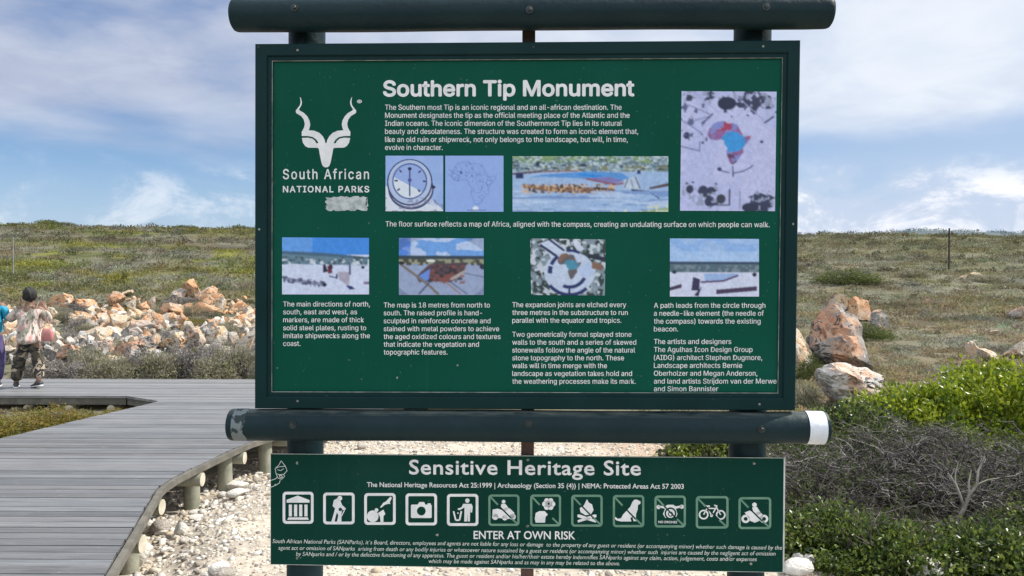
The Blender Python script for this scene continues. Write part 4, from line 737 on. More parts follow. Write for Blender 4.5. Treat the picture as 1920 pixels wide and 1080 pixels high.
feature('orange', 290, 338, 567, 600, 42, 'broad yellow orange rock below the orange crag', 0.9, name='rock')
feature('orange', 356, 414, 566, 600, 43, 'cream and orange rock wall directly below the orange crag', 0.7, name='rock')
feature('orange', 420, 462, 588, 618, 44, 'vivid orange rock near the left edge of the sign', 0.9, name='rock')
feature('crag', 100, 160, 645, 690, 145, 'large grey boulder with dark hollow right of the walking person', 0.9, sub=5, name='boulder', cuts=15, lo=.46, seam=1.7, shift=.1, taper=.25)
feature('grey', 158, 208, 638, 676, 146, 'grey boulder with a tan right flank in the lower slope', 0.9, sub=5, name='boulder', cuts=15, lo=.46, seam=1.7, shift=.1, taper=.25)
feature('crag', 206, 246, 640, 680, 147, 'blue grey ribbed boulder in the middle of the lower slope', 0.9, sub=5, name='boulder', cuts=15, lo=.46, seam=1.7, shift=.1, taper=.25)
feature('crag', 240, 292, 630, 668, 148, 'dark grey slab leaning right in the lower slope', 0.9, sub=5, name='boulder', cuts=15, lo=.46, seam=1.7, shift=.1, taper=.25)
feature('cream', 286, 346, 622, 668, 49, 'pinkish cream boulder with a pointed right end', 0.9, sub=5, name='boulder', cuts=15, lo=.46, seam=1.7, shift=.1, taper=.25)
feature('white', 336, 378, 616, 664, 150, 'boulder with a black shaded hollow near the middle of the lower slope', 0.9, sub=5, name='boulder', cuts=15, lo=.46, seam=1.7, shift=.1, taper=.25)
feature('cream', 372, 426, 612, 658, 51, 'creamy yellow boulder right of the black hollow', 0.9, sub=5, name='boulder', cuts=15, lo=.46, seam=1.7, shift=.1, taper=.25)
feature('grey', 424, 448, 622, 662, 52, 'grey stone between the creamy boulder and the sign', 0.9, name='rock')
feature('cream', 440, 482, 612, 668, 53, 'pale tan boulder cut off by the left edge of the sign', 0.9, name='boulder')
feature('cream', 172, 220, 612, 642, 54, 'white and pink rock in the middle of the slope', 0.9, name='rock')
feature('grey', 224, 290, 600, 634, 55, 'long grey and white rock in the middle of the slope', 0.8, name='rock')
feature('cream', 116, 162, 590, 618, 56, 'cream rock with a dark notch in the upper left slope', 0.9, name='rock')
feature('cream', 86, 110, 575, 602, 57, 'white rock beside the shoulder of the person in camouflage trousers', 0.9, name='rock')
feature('cream', 150, 208, 668, 700, 58, 'low striped pale slab above the grey scrub', 0.8, name='rock')
def rockmask(px, py): return float(fbm2(np.array(px/62.), np.array(py/15.), 1, 3, 73))
# the loose rubble between them: copies of a few shapes
def rubble():
    base = {kd: [rock_mesh('rock', 3, 100+i*7+j*31, RM[kd], cuts=10) for i in range(5)] for j, kd in enumerate(('orange', 'cream', 'grey'))}
    rr = random.Random(11); n = 0
    lab = {'orange': 'small orange rock in the rubble of the rocky slope left of the sign', 'cream': 'small cream rock in the rubble of the rocky slope left of the sign', 'grey': 'small grey rock in the rubble of the rocky slope left of the sign'}
    while n < 225:
        px, py = rr.uniform(-60, 500), rr.triangular(552, 700, 615)
        top = 590 if px < 75 else (565 if px < 300 else 560)
        if py < top or py > 694-max(0, px-330)*0.12: continue
        if rockmask(px, py) < 0.475: continue
        P = hit(px, py); s = rr.uniform(8, 27)*(0.6+0.75*max(0, (py-540)/140))/FPX*P[1]
        t = (py-550)/130+rr.uniform(-.35, .35); kd = 'orange' if t < .28 else ('cream' if t < .62 or rr.random() < .35 else 'grey')
        put_rock(rr.choice(base[kd]), P, s*rr.uniform(.9, 1.5), s*rr.uniform(.55, 1.35), s, rr.uniform(0, 6.28), lab[kd], kd+' rubble rocks on the slope', 0.38, rr.uniform(-.45, .45)); n += 1
    for i in range(26):                                       # a few scattered out on the heath
        px, py = rr.uniform(1515, 1915), rr.triangular(520, 735, 610)
        if 1510 < px < 1700 and py > 560: continue
        P = hit(px, py); s = rr.uniform(6, 16)*(0.5+(py-500)/220)/FPX*P[1]
        put_rock(rr.choice(base['cream']), P, s*1.4, s*.5, s, rr.uniform(0, 6.28), 'pale stone lying loose on the open heath right of the sign', 'loose stones on the open heath', 0.3)
rubble()
def chips():
    """the broken stone between the rocks, too small and many to count"""
    r = np.random.default_rng(44); Vs, Fs, Cs, b = [], [], [], 0; pal = np.array([(0.66, 0.44, 0.29), (0.64, 0.36, 0.20), (0.66, 0.55, 0.42), (0.64, 0.58, 0.50), (0.48, 0.46, 0.43), (0.25, 0.24, 0.23), (0.10, 0.097, 0.093)])
    shp = [rock_shape(2, 300+i) for i in range(6)]
    for i in range(3600):
        px, py = r.uniform(-60, 500), r.triangular(556, 620, 694)
        if (py < 585 and px < 80) or rockmask(px, py) < .49: continue
        P = hit(px, py); s = min(math.exp(r.normal(math.log(.13), .45)), .24)*(.8+.5*(py-550)/140); V, F = shp[i % 6]; a = r.uniform(0, 6.28); V = V*np.array((s*r.uniform(.8, 1.6), s, s*r.uniform(.5, 1.4))); V[:, 2] -= s*.12
        V = np.stack([V[:, 0]*math.cos(a)-V[:, 1]*math.sin(a), V[:, 0]*math.sin(a)+V[:, 1]*math.cos(a), V[:, 2]], -1)+P; Vs.append(V); Fs.append(F+b); b += len(V); Cs.append(np.repeat(pal[[int(np.clip((py-548)/130*5+r.normal(0, 1.4), 0, 6.4))]]*r.uniform(.55, 1.0), len(V), 0))
    tag(link('rubble', np_mesh('rubble', np.concatenate(Vs), np.concatenate(Fs), np.concatenate(Cs), attr_mat('broken_stone', .9, .2, .45, 9, bump=.6, bscale=25), False)), kind='stuff')
chips()

# ------------------------------------------------------------------ gravel and cobbles
def pebble_mat():
    m = attr_mat('sea_worn_pebble', 0.8, 0.25, 0.16, 40, bump=0.25, bscale=90); return m
COB = attr_mat('sea_worn_cobble', 0.85, 0.2, 0.30, 4.5, bump=0.9, bscale=9)
PEB = pebble_mat()
def pebcol(r, n):
    base = np.array([(0.60, 0.56, 0.49), (0.68, 0.65, 0.60), (0.50, 0.44, 0.36), (0.40, 0.36, 0.31), (0.55, 0.45, 0.33), (0.22, 0.19, 0.16)])
    c = base[r.choice(6, n, p=[.26, .16, .23, .17, .10, .08])]; return c*r.uniform(.78, 1.12, (n, 1))
def gravel():
    r = np.random.default_rng(5); N = 60000
    y = 3.2+7.4*r.random(N)**1.5; x = r.uniform(-3.4, 3.0, N); x = np.where(y < 4, x*0.8, x)
    keep = (gravel_mask(x, y) > r.uniform(.15, .8, N)) & (x > deck_r(y)-0.55); x, y = x[keep], y[keep]
    near = np.exp(-np.maximum(x-deck_r(y), 0)/0.5)
    s = np.exp(r.normal(math.log(0.0088), 0.5, len(x)))*(1+0.9*near*r.random(len(x))); s = np.clip(s, .005, .04); x, y, s = x[:30000], y[:30000], s[:30000]
    V0, F0 = ICO[1]; n = len(x); a = r.uniform(0, 6.28, n); sx, sy, sz = s*r.uniform(.9, 1.6, n), s*r.uniform(.7, 1.1, n), s*r.uniform(.45, .8, n)
    jit = 1+0.16*r.normal(size=(n, len(V0), 1)); v = V0[None]*jit; v = v*np.stack([sx, sy, sz], -1)[:, None]
    t = r.uniform(-.4, .4, n)[:, None]; vz = v[..., 2]+t*v[..., 0]; ca, sa = np.cos(a)[:, None], np.sin(a)[:, None]
    V = np.stack([v[..., 0]*ca-v[..., 1]*sa+x[:, None], v[..., 0]*sa+v[..., 1]*ca+y[:, None], vz+(terrain(x, y)+sz*.12)[:, None]], -1).reshape(-1, 3)
    F = (F0[None]+(np.arange(n)*len(V0))[:, None, None]).reshape(-1, 3)
    tag(link('gravel', np_mesh('gravel', V, F, np.repeat(pebcol(r, n), len(V0), 0), PEB)), kind='stuff')
gravel()
def cobbles():
    rr = random.Random(21); r = np.random.default_rng(21); base = []
    for i in range(7):
        V, F = ICO[3]; V = V*(0.8+0.35*fbm(V*0.9+i*5, 2, i))[:, None]; n = r.normal(size=3); n /= np.linalg.norm(n); V = V-np.outer(np.maximum(V@n-.5, 0)*.9, n); n = r.normal(size=3); n /= np.linalg.norm(n); V = V-np.outer(np.maximum(V@n-.55, 0)*.9, n); V = V+V*((fbm(V*2.2+i, 4, i+9)-.5)*.22)[:, None]; V /= (V.max(0)-V.min(0)); V[:, 2] += .5
        c = pebcol(r, 1) if i > 2 else np.array([(0.64, 0.61, 0.55)]); base.append(np_mesh('cobble', V, F, np.repeat(c*(0.9+.0*V[:, :1]), 1, 0) if len(c) == len(V) else np.repeat(c, len(V), 0), COB))
    def put(px, py, w, h, label, group=None, i=None, name='cobble'):
        P = hit(px, py); ww = w/FPX*P[1]; hh = h/FPX*P[1]*1.1; o = link(name, base[rr.randrange(7) if i is None else i]); o.location = (P[0], P[1]+ww*.35, tz(P[0], P[1]+ww*.35)-hh*.15); o.scale = (ww, ww*rr.uniform(.75, 1), hh*1.1); o.rotation_euler = (0, rr.uniform(-.15, .15), rr.uniform(-.5, .5)); tag(o, label, 'stone', group)
    put(250, 1066, 54, 42, 'big white boulder stone wedged against the near edge of the boardwalk', i=0, name='stone'); put(265, 1002, 40, 30, 'white cobble touching the boardwalk edge above the big white stone', i=1); put(297, 1003, 36, 24, 'tan oval cobble beside the white cobble at the boardwalk edge', i=4); put(337, 1006, 28, 24, 'round white cobble lying alone on the gravel', i=2)
    put(432, 922, 58, 16, 'long flat pale stone lying below the middle boardwalk post', i=1, name='stone'); put(440, 936, 48, 14, 'second long flat stone just in front of the first below the posts', i=0, name='stone'); put(405, 1080, 40, 20, 'low pale stone at the bottom of the gravel', i=3)
    put(1502, 1062, 24, 22, 'white round stone at the right edge of the heritage panel', i=2); put(1522, 1066, 26, 24, 'white stone touching the round stone beside the heritage panel', i=1); put(1505, 1084, 60, 26, 'flat pale stone at the foot of the low leafy cover', i=0, name='stone')
    put(1738, 1092, 78, 44, 'large pale grey stone at the bottom edge in front of the leafy cover', i=2, name='stone')
    for k_ in range(62):
        yy = 4.2+5.6*rr.random()**1.2; x = float(deck_r(yy))+rr.uniform(-.1, .8)*(1 if rr.random() < .8 else 1.7); s = rr.uniform(.04, .10); o = link('cobble', rr.choice(base)); o.location = (x, yy, tz(x, yy)-s*.08); o.scale = (s*rr.uniform(.9, 1.6), s, s*rr.uniform(.5, .75)); o.rotation_euler = (rr.uniform(-.2, .2), rr.uniform(-.2, .2), rr.uniform(0, 6)); tag(o, 'sea worn pale cobble strewn along the foot of the boardwalk', 'stone', 'cobbles along the foot of the boardwalk')
cobbles()

# ------------------------------------------------------------------ plants
def nrmz(v): return v/np.maximum(np.linalg.norm(v, axis=-1, keepdims=True), 1e-9)
def leaves(C, D, L, Wd, r):
    """diamond leaves: centres C, long axis D, lengths L, widths Wd -> verts (4n), quads"""
    n = len(C); D = nrmz(D); q = nrmz(np.cross(D, nrmz(r.normal(size=(n, 3))))); L = np.broadcast_to(L, n)[:, None]; Wd = np.broadcast_to(Wd, n)[:, None]; fold = nrmz(np.cross(q, D))*Wd*0.18
    V = np.stack([C-D*L*.5, C+q*Wd*.5-D*L*.03+fold, C+D*L*.5, C-q*Wd*.5-D*L*.03+fold], 1).reshape(-1, 3)
    return V, np.arange(4*n).reshape(-1, 4)
def tubes(P, R, k=3):
    """P (n,m,3) paths, R (n,m) radii -> k-sided tubes"""
    n, m, _ = P.shape; T = nrmz(np.gradient(P, axis=1)); up = np.array((0.31, 0.17, 0.93)); a = nrmz(np.cross(T, up)); b = np.cross(T, a)
    th = 2*math.pi*np.arange(k)/k; V = P[:, :, None]+(a[:, :, None]*np.cos(th)[None, None, :, None]+b[:, :, None]*np.sin(th)[None, None, :, None])*R[:, :, None, None]
    base = (np.arange(n)*m*k)[:, None, None]; i, j = np.meshgrid(np.arange(m-1), np.arange(k), indexing='ij'); j2 = (j+1) % k
    F = np.stack([i*k+j, i*k+j2, (i+1)*k+j2, (i+1)*k+j], -1).reshape(1, -1, 4); return V.reshape(-1, 3), (F+base).reshape(-1, 4)
LEAF = attr_mat('leaf', 0.6, 0.25, 0.0, transl=0.4); LEAFG = attr_mat('glossy_leaf', 0.36, 0.45, 0.0, transl=0.34); TWIG = attr_mat('twig_bark', 0.85, 0.2, 0.15, 60)
def dome(r, n, lump, seed, lo=0.55):
    """points through the outer volume of a lumpy half dome of unit size, with outward directions"""
    d = nrmz(r.normal(size=(n, 3))); d[:, 2] = np.abs(d[:, 2])*1.0-0.05; d = nrmz(d)
    rad = 1+lump*(fbm(d*2.2+seed*7.7, 3, seed)-.5)*2; t = lo+(1-lo)*r.random(n)**0.6
    return d*(rad*t)[:, None], d, t
def grow(r, starts, dirs, lens, m=5, wob=0.25, drop=0.0):
    n = len(starts); P = np.zeros((n, m, 3)); P[:, 0] = starts; d = nrmz(dirs)
    for i in range(1, m):
        d = nrmz(d+r.normal(size=(n, 3))*wob+np.array((0, 0, -drop))); P[:, i] = P[:, i-1]+d*(lens/(m-1))[:, None]
    return P, d
def branch_set(r, n1, n2, n3, size, spread, rad):
    """three orders of woody twigs"""
    el = np.radians(r.uniform(*spread, n1)); az = r.uniform(0, 6.283, n1); D = np.stack([np.cos(az)*np.cos(el), np.sin(az)*np.cos(el), np.sin(el)], -1)
    st = np.stack([r.normal(0, .10, n1), r.normal(0, .10, n1), np.zeros(n1)], -1)*size
    P1, _ = grow(r, st, D, size*r.uniform(.7, 1.05, n1), 6, .16); out = [(P1, np.linspace(rad, rad*.45, 6)[None].repeat(n1, 0))]; src = P1
    for nn, ll, rr, wob in ((n2, .42, .5, .28), (n3, .22, .27, .35)):
        n = len(src); idx = np.repeat(np.arange(n), nn); k = r.integers(2, src.shape[1], len(idx)); s = src[idx, k]; t = nrmz(src[idx, k]-src[idx, k-1])
        P, _ = grow(r, s, t+r.normal(size=t.shape)*.75+np.array((0, 0, .18)), size*ll*r.uniform(.5, 1.1, len(idx)), 5, wob); P[..., 2] = np.maximum(P[..., 2], 0.02)
        out.append((P, np.linspace(rad*rr, rad*rr*.4, 5)[None].repeat(len(idx), 0))); src = P
    return out
def mesh_twigs(name, sets, cols, r, k=3):
    Vs, Fs, Cs, b = [], [], [], 0
    for P, R in sets:
        V, F = tubes(P, R, k); Vs.append(V); Fs.append(F+b); b += len(V); n = len(P); c = cols[0]+(cols[1]-cols[0])*r.random((n, 1))**2.4; Cs.append(np.repeat(c, len(V)//n, 0))
    return np_mesh(name, np.concatenate(Vs), np.concatenate(Fs), np.concatenate(Cs), TWIG)
def leafy(name, seed, size, n_cl, per, L, Wd, pal, mat=LEAFG, lump=.35, lo=.5, spread=.05, flower=None):
    """foliage in leaf rosettes on a lumpy dome; size = (rx, ry, h)"""
    r = np.random.default_rng(seed); P, d, t = dome(r, n_cl, lump, seed, lo); S3 = np.array(size); C0 = P*S3
    idx = np.repeat(np.arange(n_cl), per); C = C0[idx]+r.normal(size=(len(idx), 3))*spread; C[:, 2] = np.maximum(C[:, 2], .01)
    D = d[idx]*.8+r.normal(size=(len(idx), 3))*.75+np.array((0, 0, .35)); V, F = leaves(C, D, L*r.uniform(.6, 1.2, len(idx)), Wd*r.uniform(.7, 1.2, len(idx)), r)
    pal = np.array(pal); w = np.clip(r.random(n_cl)*.75+.25*fbm(C0*3, 2, seed), 0, .999); c = pal[(w*len(pal)).astype(int)][idx]*r.uniform(.7, 1.25, (len(idx), 1))
    return np_mesh(name, V, F, np.repeat(c, 4, 0), mat, False)
def bush(name, label, loc, foliage, twigs, rz=0.0, group=None):
    e = empty(name, loc, rz); tag(e, label, 'shrub', group)
    if foliage: link('foliage', foliage, e)
    if twigs: link('branches', twigs, e)
    return e
def gp(px, d): x = ray(px, 540)[0]*d; return (x, d, tz(x, d)-.01)
G_YEL = [(0.17, 0.24, 0.015), (0.24, 0.31, 0.02), (0.30, 0.36, 0.025), (0.10, 0.16, 0.015), (0.35, 0.38, 0.04)]
G_DRK = [(0.045, 0.078, 0.018), (0.075, 0.120, 0.024), (0.11, 0.160, 0.028), (0.18, 0.225, 0.045), (0.03, 0.05, 0.017), (0.085, 0.085, 0.045)]
G_HTH = [(0.28, 0.265, 0.195), (0.33, 0.31, 0.22), (0.23, 0.23, 0.13), (0.37, 0.335, 0.265), (0.27, 0.28, 0.14)]
G_GRY = [(0.34, 0.31, 0.285), (0.25, 0.23, 0.215), (0.42, 0.395, 0.365)]
def twigset(seed, n1, n2, n3, size, spread, rad, a=(0.07, 0.06, 0.05), b=(0.17, 0.15, 0.13)):
    r = np.random.default_rng(seed); return mesh_twigs('branches', branch_set(r, n1, n2, n3, size, spread, rad), np.array((a, b)), r)
# --- right foreground: leafy green shrubs behind, grey dead scrub in the middle, dark leafy cover in front
bush('leafy_shrub', 'large bright yellow green leafy shrub at the right edge, behind the grey dead scrub', gp(1880, 8.5), leafy('foliage', 1, (1.30, 1.0, .96), 1700, 15, .062, .036, G_YEL, spread=.05), twigset(1, 26, 5, 3, .75, (15, 75), .012))
bush('leafy_shrub', 'smaller yellow green leafy shrub below the whitish boulder, left of the large one', gp(1712, 8.4), leafy('foliage', 2, (.85, .8, .72), 1050, 15, .060, .034, G_YEL, spread=.05), twigset(2, 20, 5, 3, .55, (15, 75), .010))
bush('leafy_shrub', 'dark green leafy shrub just right of the white tape on the lower beam', gp(1595, 8.0), leafy('foliage', 3, (.70, .6, .60), 760, 15, .055, .030, G_DRK[1:]+G_YEL[:1], spread=.05), twigset(3, 18, 5, 3, .45, (15, 75), .010))
bush('leafy_shrub', 'low green leafy shrub seen between the lower beam and the heritage panel', gp(1335, 8.2), leafy('foliage', 4, (.5, .45, .30), 420, 14, .055, .032, G_DRK[2:]+G_YEL[:2], spread=.05), twigset(4, 14, 4, 3, .3, (15, 75), .010))
bush('leafy_shrub', 'green leafy shrub beyond the right edge, beside the large yellow green one', gp(2080, 8.0), leafy('foliage', 5, (1.0, .9, .7), 700, 15, .062, .036, G_YEL, spread=.05), None)
def dead(seed, label, P, size, n1=46, fl=260):
    g = leafy('foliage', seed+70, (size*.95, size*.9, size*.60), int(fl*1.8), 7, .04, .016, [(0.07, 0.066, 0.06), (0.13, 0.12, 0.105), (0.07, 0.11, 0.03), (0.10, 0.13, 0.04), (0.13, 0.15, 0.06)], LEAF, .4, .5, .05)
    r = np.random.default_rng(seed); S_ = branch_set(r, n1, 8, 6, size, (12, 72), .0085)
    for Pp, _ in S_: Pp[..., 2] *= .60
    bush('dead_shrub', label, P, g, mesh_twigs('branches', S_, np.array(((0.022, 0.02, 0.019), (0.38, 0.35, 0.33))), r))
dead(11, 'grey leafless scrub just right of the heritage panel', gp(1535, 6.6), .78)
dead(12, 'broad grey twiggy dead scrub in the middle of the right foreground', gp(1690, 7.0), .92, 56, 320)
dead(13, 'grey dead scrub at the right edge below the large yellow green shrub', gp(1865, 6.9), .90, 52, 300)
dead(14, 'low grey dead scrub between the middle one and the right edge', gp(1785, 6.3), .62, 40, 160)
dead(15, 'grey dead scrub standing beyond the right edge', gp(2010, 6.6), .85, 34, 150)
for _px, _d, _rx, _hh, _n, _lab in ((1508, 7.5, .42, .50, 330, 'dark leafy shrub growing out of the left end of the grey dead scrub'), (1618, 7.7, .46, .52, 360, 'dark green leafy shrub behind the middle of the grey dead scrub'), (1775, 7.6, .5, .50, 300, 'sparse olive leafy shrub between the yellow green shrub and the dead scrub')):
    bush('leafy_shrub', _lab, gp(_px, _d), leafy('foliage', _px, (_rx, _rx, _hh), _n, 13, .045, .024, G_DRK, LEAFG, .5, .4, .06), twigset(_px, 16, 5, 3, .45, (15, 75), .008))
def pale_branch():
    P0 = np.array(gp(1806, 5.75)); pts = lambda *a: [P0+np.array(v) for v in a]; mb = MB()
    mb.tube(pts((-.05, .1, -.05), (-.01, .03, .12), (.03, 0, .24), (.06, -.01, .34)), [.020, .017, .014, .011], 8)
    for a, rr in ((((.03, 0, .24), (-.01, -.02, .33), (-.05, -.02, .43), (-.10, -.01, .5)), .012), (((.06, -.01, .34), (.11, -.02, .42), (.13, .0, .52), (.19, .02, .62)), .012), (((.06, -.01, .34), (.06, .0, .43), (.09, .02, .52)), .009), (((.11, -.02, .42), (.2, .0, .45), (.30, .02, .46)), .007), (((-.05, -.02, .43), (-.05, -.02, .5), (-.02, 0, .58)), .006)):
        mb.tube(pts(*a), np.linspace(rr, rr*.45, len(a)), 7)
    tag(mb.build('branch', paint('bleached_wood', (0.17, 0.15, 0.125), (0.36, 0.33, 0.28), 0.8, 8, 0.3, 40)), 'bleached forked dead branch sticking out of the grey scrub', 'branch')
pale_branch()
def cover(seed, label, P, sx, sy, h, n):
    bush('leafy_cover', label, P, leafy('foliage', seed+40, (sx, sy, h), n, 13, .040, .024, G_DRK, LEAFG, .5, .55, .045), twigset(seed+40, 14, 4, 2, min(sx, .5), (5, 50), .008))
cover(1, 'glossy dark green leafy ground cover at the right edge of the heritage panel', gp(1555, 5.55), .46, .42, .26, 760)
cover(2, 'glossy green leafy ground cover in the middle below the dead scrub', gp(1672, 5.25), .46, .40, .22, 740)
cover(3, 'glossy green leafy ground cover at the bottom right corner', gp(1888, 5.15), .46, .42, .24, 760)
cover(4, 'patchy green leafy ground cover around the bleached forked branch', gp(1790, 5.4), .40, .36, .17, 420)
cover(5, 'green leafy ground cover beyond the bottom right corner', gp(2040, 5.6), .5, .5, .28, 560)
# --- fine leaved heath bushes
def heath_tpl(seed, pal, n=420, L=.085, Wd=.02, lump=.35):
    return leafy('foliage', seed, (.5, .5, .62), n, 9, L, Wd, pal, LEAF, lump, .35, .045), twigset(seed, 16, 4, 3, .5, (20, 85), .007)
HT = [heath_tpl(s, G_HTH) for s in (201, 202, 203)]+[heath_tpl(s, G_GRY+[(0.13, 0.12, 0.09)], 360) for s in (204, 205)]
YG = [heath_tpl(s, [(0.20, 0.19, 0.03), (0.24, 0.19, 0.035), (0.15, 0.16, 0.035), (0.28, 0.21, 0.05), (0.17, 0.12, 0.06)], 460, .05, .02) for s in (206, 207)]
OL = [heath_tpl(s, [(0.09, 0.12, 0.03), (0.12, 0.15, 0.03), (0.08, 0.09, 0.04)], 460, .06, .022) for s in (208, 209)]
def put_bush(tpl, P, w, h, name, label, group=None, rz=0.0):
    e = bush(name, label, P, tpl[0], tpl[1], rz, group); e.scale = (w, w*.85, h/.62); return e
def heath():
    rr = random.Random(33)
    for i in range(22):
        px = 62+i*21+rr.uniform(-9, 9); d = FAR+.45+rr.uniform(0, .9); x = ray(px, 540)[0]*d; h = rr.uniform(.34, .55)+.12*(px > 250)-.1*(px < 120)
        put_bush(HT[rr.choice((0, 1, 2, 3, 3, 4))], (x, d, tz(x, d)-.02), rr.uniform(.7, 1.05), h, 'heath_bush', 'grey green fine leaved bush in the row along the far edge of the boardwalk', 'bushes along the far edge of the boardwalk', rr.uniform(0, 6))
    for i in range(64):
        px, py = rr.uniform(80, 478), rr.uniform(570, 672)
        while rockmask(px, py) > .5: px, py = rr.uniform(80, 478), rr.uniform(570, 672)
        P = hit(px, py); s = rr.uniform(22, 58)*(.55+(py-540)/170)/FPX*P[1]
        put_bush(rr.choice(HT+YG[:1]), (P[0], P[1], P[2]-.03), s, s*rr.uniform(.4, .6), 'heath_bush', 'low bush growing between the rocks of the rocky slope', 'bushes between the rocks', rr.uniform(0, 6))
    for px, w, h in ((92, 5, 1.5), (118, 7, 1.3), (300, 4, .9), (346, 6, 1.2), (448, 5, 1.5), (466, 7, 1.2), (30, 4, .8), (1660, 5, .8), (1900, 6, .9)):
        d = 160 if px < 900 else 285; x = ray(px, 540)[0]*d; put_bush(OL[1], (x, d, tz(x, d)-.2), w, h, 'heath_bush', 'dark far off bush breaking the skyline of the heath', 'bushes on the skyline', px)
    for px, d, w, h, lab in ((28, 9.4, 1.0, .30, 'yellow brown cushion bush in the gap of the boardwalk at the left edge'), (98, 9.9, .9, .32, 'yellow green cushion bush in the gap of the boardwalk, right of the first'), (-40, 9.0, 1.2, .34, 'yellow brown cushion bush beyond the left edge in the boardwalk gap'), (150, 10.4, .8, .16, 'flat brown cushion plant in the gap of the boardwalk'), (212, 10.8, .5, .14, 'small yellow flowered plant in the tip of the boardwalk gap'), (60, 8.9, .8, .16, 'low straw coloured plant against the near deck in the boardwalk gap')):
        x = ray(px, 540)[0]*d; put_bush(YG[rr.randrange(2)], (x, d, tz(x, d)-.02), w, h, 'cushion_bush', lab, None, rr.uniform(0, 6))
    for px, py, w, h, tp, lab in ((1607, 536, 150, 24, OL, 'bright yellow green low bush mat in the grey heath right of the sign'), (1722, 522, 66, 18, HT, 'dark grey green bush left of the thin pole on the right'), (1526, 716, 70, 46, OL, 'green tufted bush at the foot of the tall boulder'), (1515, 768, 60, 50, HT, 'dry grey green bush between the sign frame and the whitish boulder'), (1640, 640, 120, 26, OL, 'olive bush mat growing at the right foot of the tall boulder'), (1862, 531, 70, 16, HT, 'dark low bush on the far right heath')):
        P = hit(px, py); s = w/FPX*P[1]; put_bush(tp[0], (P[0], P[1]+s*.3, tz(P[0], P[1]+s*.3)-.03), s, h/FPX*P[1], 'heath_bush', lab)
heath()
def scrub():
    """the heath itself: thousands of low clumps nobody could count"""
    r = np.random.default_rng(77); Vs, Fs, Cs, b = [], [], [], 0
    def layer(N, d0, d1, per, wpx, hpx, leafpx, lum=1.0, zone=None, power=1.0, wmin=0.0):
        nonlocal b
        px = r.uniform(-260, 2180, N); u = r.random(N)**power; d = np.exp(np.log(d0)+(np.log(d1)-np.log(d0))*u); x = (px-960)/FPX*d; y = d
        keep = ~on_boards(x, y, .35) & (gravel_mask(x, y) < .25)
        if zone is not None: keep &= zone(px, x, y, r)
        x, y = x[keep], y[keep]; n = len(x); z = terrain(x, y); m = y/FPX
        w = np.maximum(wpx*m*r.uniform(.5, 1.5, n), wmin); h = np.minimum(np.maximum(hpx*m*r.uniform(.5, 1.6, n), wmin*.5), .9+.004*y); idx = np.repeat(np.arange(n), per)
        dd = nrmz(r.normal(size=(len(idx), 3))); dd[:, 2] = np.abs(dd[:, 2]); t = (.45+.55*r.random(len(idx)))[:, None]
        C = dd*t*np.stack([w[idx]*.5, w[idx]*.5, h[idx]], -1)+np.stack([x, y, z], -1)[idx]; D = dd+r.normal(size=dd.shape)*.6+np.array((0, 0, .3))
        L = np.minimum(leafpx*m[idx], .5*h[idx]+.05)*r.uniform(.6, 1.3, len(idx)); V, F = leaves(C, D, L, L*.42, r)
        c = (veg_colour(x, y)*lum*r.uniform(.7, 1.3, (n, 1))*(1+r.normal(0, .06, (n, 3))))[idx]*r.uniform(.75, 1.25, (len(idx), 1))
        Vs.append(V); Fs.append(F+b); Cs.append(np.repeat(np.clip(c, .01, 1), 4, 0)); b += len(V)
    ok = lambda px, x, y, r: (y > FAR+.5) | (x > deck_r(np.minimum(y, FAR))+.2)
    layer(8500, 30, 420, 40, 38, 5.5, 4.5, 1.6, None, .9)
    layer(1000, 26, 420, 60, 26, 10, 4.5, 1.05, None, .85)
    layer(4200, 60, 700, 36, 30, 4.5, 4.2, 1.6, None, .7)
    layer(4200, 14, 42, 60, 46, 9, 5.5, 1.8, lambda px, x, y, r: ok(px, x, y, r) & ~((px < 500) & (y < 27) & (r.random(len(x)) < .5)))
    layer(3400, 7.0, 16, 50, 46, 10, 7, 1.8, lambda px, x, y, r: ok(px, x, y, r) & (x > 1.9+r.normal(0, .3, len(x))))
    layer(700, 5.2, 9, 40, 40, 12, 10, 1.4, lambda px, x, y, r: (x > 2.3))
    layer(500, 9, 12.5, 46, 30, 11, 8, 1.4, lambda px, x, y, r: (x < deck_l(y)-.1))
    tag(link('scrub', np_mesh('scrub', np.concatenate(Vs), np.concatenate(Fs), np.concatenate(Cs), LEAF, False)), kind='stuff')
scrub()
def poles():
    for px, yb, yt, w, mat, lab in ((1779, 506, 429, 3.4, paint('dark_pole', (0.03, 0.028, 0.025), (0.05, 0.045, 0.04), .8), 'thin dark pole standing alone on the far heath at the right'), (25, 520, 448, 2.2, paint('pale_pole', (0.20, 0.20, 0.19), (0.27, 0.27, 0.26), .8), 'thin pale pole on the far hillside at the left edge')):
        P = hit(px, yb); h = EYE+ray(px, yt)[2]*P[1]-P[2]; r_ = w/FPX*P[1]/2; mb = MB(); mb.tube([(P[0], P[1], P[2]-.4), (P[0], P[1], P[2]+h)], [r_, r_*.85], 10); mb.tube([(P[0], P[1], P[2]+h), (P[0], P[1], P[2]+h+.06)], [r_*1.15, r_*.9], 10); tag(mb.build('pole', mat), lab, 'pole')
poles()

